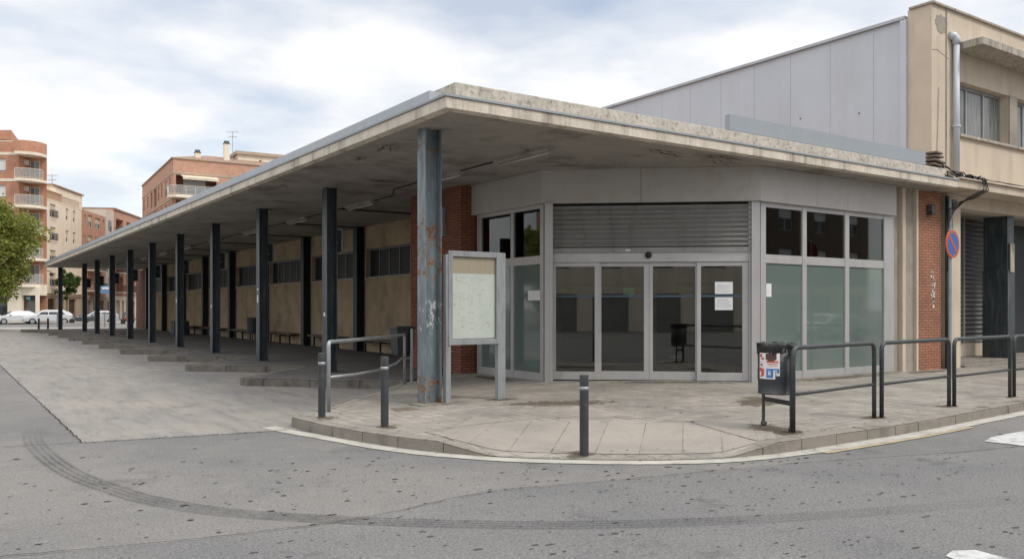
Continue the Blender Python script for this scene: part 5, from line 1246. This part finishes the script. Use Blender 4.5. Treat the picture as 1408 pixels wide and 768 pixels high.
mb = MB(); mb.box(-1.5, 3, 14.3, 9, 8, 17.4); mb.build('roof_room', 'far_cream', Cc)
mb = MB(); mb.box(-1.7, 2.8, 17.4, 9.2, 8.2, 17.55); mb.build('roof_room_roof', 'far_tiles', Cc)
# D white strip house
D_ = rowroot(21.3, 'narrow_white_house', 'narrow off-white house front squeezed between two brick ones')
mb = MB(); mb.box(0, -.05, 3.0, 3.4, 8, 15.6); mb.build('wall', 'far_white', D_)
mb = MB(); mb.box(0, -.04, 0, 3.4, 8, 3.0); mb.build('ground_floor_wall', 'far_stone', D_)
mb = MB(); mb.box(.8, -.1, .0, 2.2, -.045, 2.5); mb.build('door', 'wood_door', D_)
for k in range(4): mb = MB(); mb.box(1.1, -.1, 4.4 + 2.75 * k, 2.3, -.052, 5.9 + 2.75 * k); mb.build('window', 'glass_dark', D_)
# E orange brick house with balconies
E = rowroot(24.75, 'orange_house', 'orange brick apartment house with deep dark balconies seen between the canopy columns')
he = []
for k in range(4):
    z = 3.9 + 2.85 * k; he += [(1.2, z + .05, 4.6, z + 2.35), (6.2, z + .05, 10.2, z + 2.35), (12, z + .4, 13.6, z + 1.9)]
mb = MB(); mb.holed(0, 22, 3.3, 16.0, he, 1.2); mb.build('wall', 'far_brick_salmon', E)
mb = MB(); mb.box(0, 1.22, 0, 22, 9, 15.8); mb.build('inner_wall', 'far_brick_brown', E)
mb = MB(); mb.holed(0, 22, 0, 3.0, [(1, 0, 3, 2.7), (4, 0, 5, 2.7), (6, 0, 8.6, 2.7), (9.4, 0, 10.4, 2.7), (12, 0, 15, 2.7)], .3); mb.box(0, .8, 0, 22, .9, 2.9); mb.box(-.0, -.1, 3.0, 22, .3, 3.29); mb.build('ground_floor_wall', 'far_cream', E)
for k, q in enumerate(he):
    mb = MB(); mb.box(q[0] + .3, 1.15, q[1], q[0] + 1.9, 1.2, q[1] + 2.1); mb.build('balcony_door', 'glass_dark', E)
    if q[0] < 11:
        mb = MB(); mb.box(q[0] - .2, -1.0, q[1] - .18, q[2] + .2, 0, q[1]); mb.build('balcony_slab', 'far_white', E); rail(E, I4, [(q[0] - .2, -.01), (q[0] - .2, -.95), (q[2] + .2, -.95), (q[2] + .2, -.01)], q[1], 1.0, 'steel_dark' if k % 2 else 'far_brick_brown')
mb = MB(); mb.box(.2, -.15, 16.0, 22, 8, 16.25); mb.build('roof', 'far_tiles', E)

# F big brick block behind the canopy
x, y = cw(-40.3, 99); rotF = CROT + R(31)
F = thing('corner_apartment_block', (x, y, .12), 'large orange brick apartment block with chimneys rising above the canopy edge', 'apartment block', rotF)
FW, FD, FH = 17.0, 27.0, 19.35; SF = 2.95
hf = []; lv = [17.55 - SF * k for k in range(5)]   # slab tops counted down from the roof band
for k in range(5):
    zt = lv[k]; hf += [(.35, zt - 2.55, 5.0, zt - .12), (6.2, zt - 2.1, 7.9, zt - .45), (10.5, zt - 2.1, 12.2, zt - .45), (14, zt - 2.1, 15.6, zt - .45)]
mb = MB(); mb.holed(0, FW, 0, FH, hf, .3); mb.build('front_wall', 'far_brick_salmon', F)
ML_ = Matrix(((0, 1, 0, 0), (-1, 0, 0, FD), (0, 0, 1, 0), (0, 0, 0, 1)))     # left face: x runs from the far end to the corner
hl = []
for k in range(5):
    zt = lv[k]; hl += [(1.2, zt - 1.9, 2.4, zt - .35), (5.2, zt - 1.9, 6.3, zt - .35), (8.6, zt - 2.3, 10.2, zt - .25), (11.6, zt - 2.5, 14.0, zt - .15), (15.2, zt - 2.0, 16.4, zt - .25), (17.9, zt - 1.9, 18.9, zt - .25), (21.2, zt - 2.2, 22.6, zt - .25), (24.3, zt - 1.9, 25.3, zt - .25)]
mb = MB(); mb.M = ML_; mb.holed(0, FD - .01, 0, FH, hl, .3); mb.build('side_wall', 'far_brick_salmon', F)
mb = MB(); mb.box(.31, 1.6, 0, FW, FD, FH - .3); mb.box(5.1, .31, 0, FW, 1.6, FH - .3); mb.build('inner_wall', 'far_brick_brown', F)
for k in range(5):
    mb = MB(); mb.box(-.05, -.05, lv[k], FW, .2, lv[k] + .22); mb.box(-.05, .2, lv[k], .2, FD, lv[k] + .22); mb.build('floor_band', 'far_stone', F)
for q in hl: win(F, ML_, *q, 'far_stone', 'glass_dark', (.45, 'cream_shutter') if (int(q[0]) + int(q[1])) % 3 == 0 else None)
for q in hf:
    if q[0] > 1: win(F, I4, *q, 'far_white', 'glass_curtain', (.75, 'white_shutter'))
for k in range(5):
    z = lv[k] - 2.55; mb = MB(); mb.prism([(-.55, .9), (-.55, -.3), (.2, -1.1), (4.6, -1.1), (4.9, -.0), (.3, -.0), (.3, .9)], z - .35, z); mb.build('balcony_slab', 'far_cream', F)
    rail(F, I4, [(-.5, .85), (-.5, -.28), (.22, -1.05), (4.55, -1.05), (4.8, 0)], z, 1.05, 'far_white', True)
    mb = MB(); mb.M = Matrix.Translation((0, 0, lv[k] - .12)) @ Matrix.Rotation(R(14), 4, 'X'); mb.box(.9, -1.5, -.06, 5.0, 0, 0); mb.box(.9, -1.52, -.32, 5.0, -1.46, -.06); mb.build('awning', 'far_cream', F)
    win(F, Matrix.Translation((0, 1.35, 0)), 1.4, z + .03, 4.0, z + 2.1, 'far_white', 'glass_curtain', (.6, 'white_shutter'))
mb = MB(); mb.box(-.15, -.15, FH, FW, .4, FH + .14); mb.box(-.15, .4, FH, .4, FD, FH + .14); mb.build('roof_edge', 'far_stone', F)
mb = MB(); mb.add([(0, 0, FH + .14), (FW, 0, FH + .14), (FW, FD, FH + .14), (0, FD, FH + .14), (5, 6, FH + 1.7), (FW - 2, 6, FH + 1.7), (FW - 2, 14, FH + 1.7), (5, 14, FH + 1.7)], [(0, 1, 5, 4), (1, 2, 6, 5), (2, 3, 7, 6), (3, 0, 4, 7), (4, 5, 6, 7)]); mb.build('tiled_roof', 'far_tiles', F)
mb = MB(); mb.box(8.5, 4.2, FH, 15.9, 9, FH + 1.95); mb.build('penthouse', 'far_cream', F)
mb = MB(); mb.box(8.2, 3.9, FH + 1.95, 16.2, 9.3, FH + 2.35); mb.build('penthouse_roof', 'far_stone', F)
mb = MB(); mb.box(11.2, 4.18, FH + 1.2, 11.45, 4.199, FH + 1.42); mb.box(12.7, 4.18, FH + 1.2, 12.95, 4.199, FH + 1.42); mb.build('vent_hole', 'black_matt', F)
for cx2, cy2, hh, w2 in ((2.9, 2.0, 1.3, .62), (6.35, 2.0, 2.75, .62), (17.6, 3.5, 2.6, .62)):
    mb = MB(); mb.box(cx2, cy2, FH - .3, cx2 + w2, cy2 + w2, FH + hh); co = mb.build('chimney', 'far_cream', F)
    mb = MB(); mb.box(cx2 - .06, cy2 - .06, FH + hh - .02, cx2 + w2 + .06, cy2 + w2 + .06, FH + hh + .08); mb.box(cx2 + .04, cy2 + .04, FH + hh + .08, cx2 + w2 - .04, cy2 + w2 - .04, FH + hh + .35); mb.build('chimney_pot', 'chimney_top', co)
# TV aerials
def aerial(loc, h, label, sc_=1):
    t = thing('tv_aerial', loc, label, 'aerial', CROT, 'aerials on the roofs'); mb = MB(); mb.tube([(0, 0, 0), (0, 0, h)], .035, 5); mb.build('mast', 'galvanised', t)
    mb = MB()
    for z, l in ((h - .1, .7), (h - .7, .5)):
        mb.tube([(-l, 0, z), (l, 0, z)], .02, 4)
        for q in range(6): mb.tube([(-l + q * l / 2.5, -.2, z), (-l + q * l / 2.5, .2, z)], .012, 3); mb.tube([(-l + q * l / 2.5, 0, z - .18), (-l + q * l / 2.5, 0, z + .18)], .012, 3)
    mb.build('antenna', 'galvanised', t)
def onroof(root, lx, ly, lz):
    a = root.rotation_euler.z; o = root.location; return (o.x + lx * math.cos(a) - ly * math.sin(a), o.y + lx * math.sin(a) + ly * math.cos(a), o.z + lz)
aerial(onroof(F, 7.6, 3.2, FH + .2), 4.4, 'tall aerial beside the tallest chimney of the large brick block')
aerial(onroof(B, 5.0, 3.0, 16.5), 2.6, 'bent aerial on the roof room of the cream house')
aerial(onroof(Cc, 1.0, 4.0, 17.5), 1.6, 'thin aerial on the roof room of the brown brick house')

# ------------------------------------------------------------------ parked cars
def car(name, loc, rz, label, body='white_car', H=1.40, L=4.1, W=1.74, group='cars parked across the square'):
    t = thing(name, loc, label, 'car', rz, group)
    # nose towards -x
    hl_ = L / 2
    lower = [(-hl_ + .02, .28), (-hl_, .55), (-hl_ + .12, .72), (-hl_ + .95, .92), (hl_ - .45, .98), (hl_ - .03, .95), (hl_, .60), (hl_ - .05, .28)]
    roof = [(-hl_ + .95, .92), (-hl_ + 1.65, H - .04), (-hl_ + 2.1, H), (hl_ - 1.0, H - .02), (hl_ - .35, H - .30), (hl_ - .1, .97)]
    def side(prof, w0, w1, zr):
        return [(x, -(w0 + (w1 - w0) * max(0, min(1, (z - .9) / (H - .9)))) / 2, z) for x, z in prof]
    mb = MB(); n = len(lower)
    a = [(x, -W / 2 + (.06 if z < .4 else 0), z) for x, z in lower]; b = [(x, -y_, z) for x, y_, z in a]
    mb.add(a + b, [tuple(range(n)), tuple(range(n, 2 * n))[::-1]] + [(i, n + i, n + (i + 1) % n, (i + 1) % n) for i in range(n)])
    m_ = len(roof); a = side(roof, W - .08, W - .42, 0); b = [(x, -y_, z) for x, y_, z in a]
    mb.add(a + b, [tuple(range(m_)), tuple(range(m_, 2 * m_))[::-1]] + [(i, m_ + i, m_ + i + 1, i + 1) for i in range(m_ - 1)])
    bo = mb.build('body', body, t, bevel=.035)
    for s in (-1, 1):
        mb = MB()
        for x0, x1, x2, x3 in ((-hl_ + 1.28, -hl_ + 1.80, -hl_ + 2.25, -hl_ + 2.25), (-hl_ + 2.33, -hl_ + 2.33, hl_ - 1.1, hl_ - .75)):
            yb0 = (W - .08) / 2 + .012; yt = (W - .42) / 2 + .03
            mb.add([(x0, s * (yb0 - .02), 1.0), (x3 if x3 > x2 else x2, s * (yb0 - .02), 1.0), (x2, s * yt, H - .13), (x1, s * yt, H - .13)], [(0, 1, 2, 3)])
        mb.build('side_window', 'glass_dark', t)
    mb = MB(); mb.add([(-hl_ + 1.03, -.72, .98), (-hl_ + 1.03, .72, .98), (-hl_ + 1.60, .58, H - .08), (-hl_ + 1.60, -.58, H - .08)], [(0, 1, 2, 3)])
    mb.v = [(x - .03, y_, z + .012) for x, y_, z in mb.v]; mb.build('windscreen', 'glass_dark', t)
    for sx_ in (-hl_ + .82, hl_ - .82):
        for s in (-1, 1):
            w_ = MB(); w_.M = Matrix.Translation((sx_, s * (W / 2 - .10), .31)) @ Matrix.Rotation(R(90), 4, 'X'); w_.cyl(0, 0, -.12, .12, .31, n=20); wo = w_.build('wheel', 'rubber', t)
            w_ = MB(); w_.M = Matrix.Translation((sx_, s * (W / 2 + .022), .31)) @ Matrix.Rotation(R(90), 4, 'X'); w_.cyl(0, 0, -.006, .006, .2, n=14); w_.build('rim', 'chrome_rim', wo)
    for s in (-1, 1):
        mb = MB(); mb.box(-hl_ - .005, s * .50, .58, -hl_ + .16, s * .84, .72); mb.build('headlight', 'lamp_glass', t)
        mb = MB(); mb.box(hl_ - .1, s * .60, .70, hl_ + .005, s * .85, .88); mb.build('tail_light', 'tail_red', t)
        mb = MB(); mb.box(-hl_ + 1.35, s * .86, .98, -hl_ + 1.5, s * 1.0, 1.1); mb.build('wing_mirror', body, t)
    mb = MB(); mb.box(-hl_ - .02, -.55, .33, -hl_ + .05, .55, .52); mb.build('grille', 'rubber', t)
    mb = MB(); mb.box(-hl_ - .03, -.26, .38, -hl_ - .021, .26, .48); mb.build('number_plate', 'white_paper', t)
    return t
m = NT('white_car'); m.col((.62, .63, .645), .25); m.b.inputs['Coat Weight'].default_value = .4; MATS['white_car'] = m.m
m = NT('silver_car'); m.col((.42, .43, .44), .3, .3); MATS['silver_car'] = m.m
m = NT('dark_car'); m.col((.05, .055, .065), .25); MATS['dark_car'] = m.m
m = NT('red_bike'); m.col((.35, .03, .025), .3); MATS['red_bike'] = m.m
x, y = cw(-51.75, 87.0); car('parked_car', (x, y, 0), CROT + R(38), 'white hatchback parked below the plane tree, the left of the two whole white cars')
x, y = cw(-49.0, 88.2); car('parked_car', (x, y, 0), CROT + R(26), 'white estate car parked just left of the last canopy column', L=4.6, H=1.5)
x, y = cw(-54.9, 85.5); car('parked_car', (x, y, 0), CROT + R(24), 'white car cut off by the left edge, dark grille towards the road', H=1.45)
x, y = cw(-46.2, 93.0); car('parked_car', (x, y, 0), CROT + R(30), 'pale car mostly hidden behind the last canopy column and a motorcycle', body='silver_car')
x, y = cw(-58.9, 86); car('van', (x, y, 0), CROT + R(20), 'white van beyond the left edge of the square', H=1.95, L=4.9, W=1.85)
car('parked_car', (39.5, -5.0, 0), R(8), 'silver car parked across the street, mirrored in the frosted windows', body='silver_car')

def moto(loc, rz, label, body):
    t = thing('motorcycle', loc, label, 'motorcycle', rz, 'motorcycles on the square')
    for sx_ in (-.62, .62):
        w_ = MB(); w_.M = Matrix.Translation((sx_, 0, .28)) @ Matrix.Rotation(R(90), 4, 'X'); w_.cyl(0, 0, -.06, .06, .28, n=16); w_.build('wheel', 'rubber', t)
    mb = MB(); mb.add([(-.35, -.12, .45), (.75, -.14, .55), (.75, .14, .55), (-.35, .12, .45), (-.2, -.1, .25), (.5, -.1, .28), (.5, .1, .28), (-.2, .1, .25), (-.3, -.14, .72), (.8, -.14, .78), (.8, .14, .78), (-.3, .14, .72)], [(0, 1, 9, 8), (2, 3, 11, 10), (8, 9, 10, 11), (0, 4, 5, 1), (3, 2, 6, 7), (4, 7, 6, 5), (1, 5, 6, 2), (0, 3, 7, 4), (1, 2, 10, 9), (3, 0, 8, 11)]); mb.build('body', body, t, bevel=.03)
    mb = MB(); mb.box(0, -.14, .80, .78, .14, .90); mb.build('seat', 'rubber', t, bevel=.04)
    mb = MB(); mb.tube([(-.62, .0, .28), (-.42, 0, 1.0)], .035, 6); mb.tube([(-.40, -.34, 1.05), (-.42, 0, 1.0), (-.40, .34, 1.05)], .02, 6); mb.build('handlebar', 'steel_dark', t)
    mb = MB(); mb.add([(-.6, -.2, .75), (-.6, .2, .75), (-.42, .16, 1.25), (-.42, -.16, 1.25), (-.57, -.2, .75), (-.57, .2, .75), (-.39, .16, 1.25), (-.39, -.16, 1.25)], [(0, 1, 2, 3), (7, 6, 5, 4), (0, 3, 7, 4), (1, 5, 6, 2)]); mb.build('windshield', 'glass_dark', t)
    return t
x, y = cw(-45.9, 88.2); moto((x, y, 0), CROT + R(35), 'dark motorcycle in front of the pale car beside the last canopy column', 'dark_car')
x, y = cw(-45.0, 89.0); moto((x, y, 0), CROT + R(50), 'second dark motorcycle, right of the one beside the last canopy column', 'dark_car')
x, y = cw(-40.6, 88.0); moto((x, y, 0), CROT + R(70), 'red motorcycle far off between two canopy columns', 'red_bike')
x, y = cw(-39.6, 90.0); moto((x, y, 0), CROT + R(110), 'dark motorcycle far off right of the red one', 'dark_car')
# bus stop flag and posts seen between the columns
x, y = cw(-36.6, 75); st_ = thing('bus_stop_sign', (x, y, 0), 'small blue and white bus stop flag on a pole seen between the canopy columns', 'bus stop sign', CROT)
mb = MB(); mb.cyl(.55, 0, 0, 3.8, .05, n=8); mb.build('pole', 'steel_dark', st_)
mb = MB(); mb.box(-.4, -.05, 3.0, .5, .05, 3.7); fo = mb.build('flag', 'poster_blue', st_); mb = MB(); mb.box(-.28, -.065, 3.38, .38, -.051, 3.56); mb.build('flag_print', 'white_paper', fo)
pp = None
for k, (a, D) in enumerate(((-39.3, 72), (-37.9, 70), (-35.2, 72), (-33.8, 71), (-38.4, 80))):
    x, y = cw(a, D); lab = 'slim grey post beyond the platform, %s from the left between the columns' % ORD(k)
    if pp is None:
        pp = thing('slim_post', (x, y, 0), lab, 'post', group='slim posts beyond the platform'); mb = MB(); mb.cyl(0, 0, 0, 1.3, .05, n=8); mb.build('post', 'steel_worn', pp); mb = MB(); mb.cyl(0, 0, 1.3, 1.36, .06, n=8); mb.build('cap', 'galvanised', pp)
    else: dup(pp, (x, y, 0), label=lab)
# street lamp on the cream corner and planters
x, y = cw(-54.2, 97.0); sl = thing('wall_lamp', (x, y, 7.2 - 1.5), 'dark bracket street lamp between the brick block and the cream house', 'street lamp', CROT)
mb = MB(); mb.tube([(-.3, 0, .3), (0, -.3, .35), (.9, -.6, .2)], .04, 6); mb.build('bracket', 'steel_dark', sl); mb = MB(); mb.lathe([(.1, .1), (.22, 0), (.18, -.3), (.05, -.35)], 10, (.9, -.6)); mb.build('lantern', 'steel_dark', sl)

# ------------------------------------------------------------------ the other side of the street (seen mirrored in the glass)
def block(name, loc, rz, W_, H_, label, wall, nx, nz, depth=10, ground='far_stone'):
    t = thing(name, loc, label, 'building', rz); hh = []
    for i in range(nx):
        for k in range(nz):
            xa = (i + .5) * W_ / nx; za = 4.0 + k * 2.95; hh.append((xa - .8, za + .5, xa + .8, za + 2.1))
    mb = MB(); mb.holed(0, W_, 3.4, H_, hh, .25); mb.build('wall', wall, t)
    gh = [((i + .5) * W_ / nx - 1.3, 0.0, (i + .5) * W_ / nx + 1.3, 2.7) for i in range(nx)]
    mb = MB(); mb.holed(0, W_, 0, 3.38, gh, .3); mb.build('ground_floor_wall', ground, t)
    mb = MB(); mb.box(0, .32, 0, W_, depth, H_ - .1); mb.build('inner_wall', wall, t)
    for q in hh:
        win(t, I4, *q, 'far_white', 'glass_dark', (.4, 'white_shutter'))
    mb = MB()
    for q in gh: mb.box(q[0], .2, 0, q[2], .24, q[3])
    mb.build('shop_shutter', 'shutter_grey', t)
    mb = MB(); mb.box(-.1, -.25, H_, W_ + .1, .5, H_ + .3); mb.build('cornice', 'far_cream', t)
    return t
block('opposite_building', (62, -17, 0), R(180), 46, 10.2, 'long low grey brown building across the street, only mirrored in the glass', 'rubble_brown', 11, 2)
block('opposite_building', (-9, -26, 0), R(180 + -42), 26, 10, 'cream building behind the viewpoint, only mirrored in the doors', 'far_cream', 7, 2, ground='far_cream')
block('opposite_building', (-36, 34, 0), R(90), 44, 15, 'orange brick flats left of the square, only mirrored in the side window', 'far_brick_red', 9, 4)
for k, (tx, ty) in enumerate(((-19, 49), (-23, 57))):
    tree('plane_tree', (tx, ty, 0), 'green plane tree left of the square, mirrored in the side window, %s one' % ORD(k), 9, 5.4, 3.6, 3.6, 70, 8000, .26, 'leaf_plane', .28, seed=40 + k)
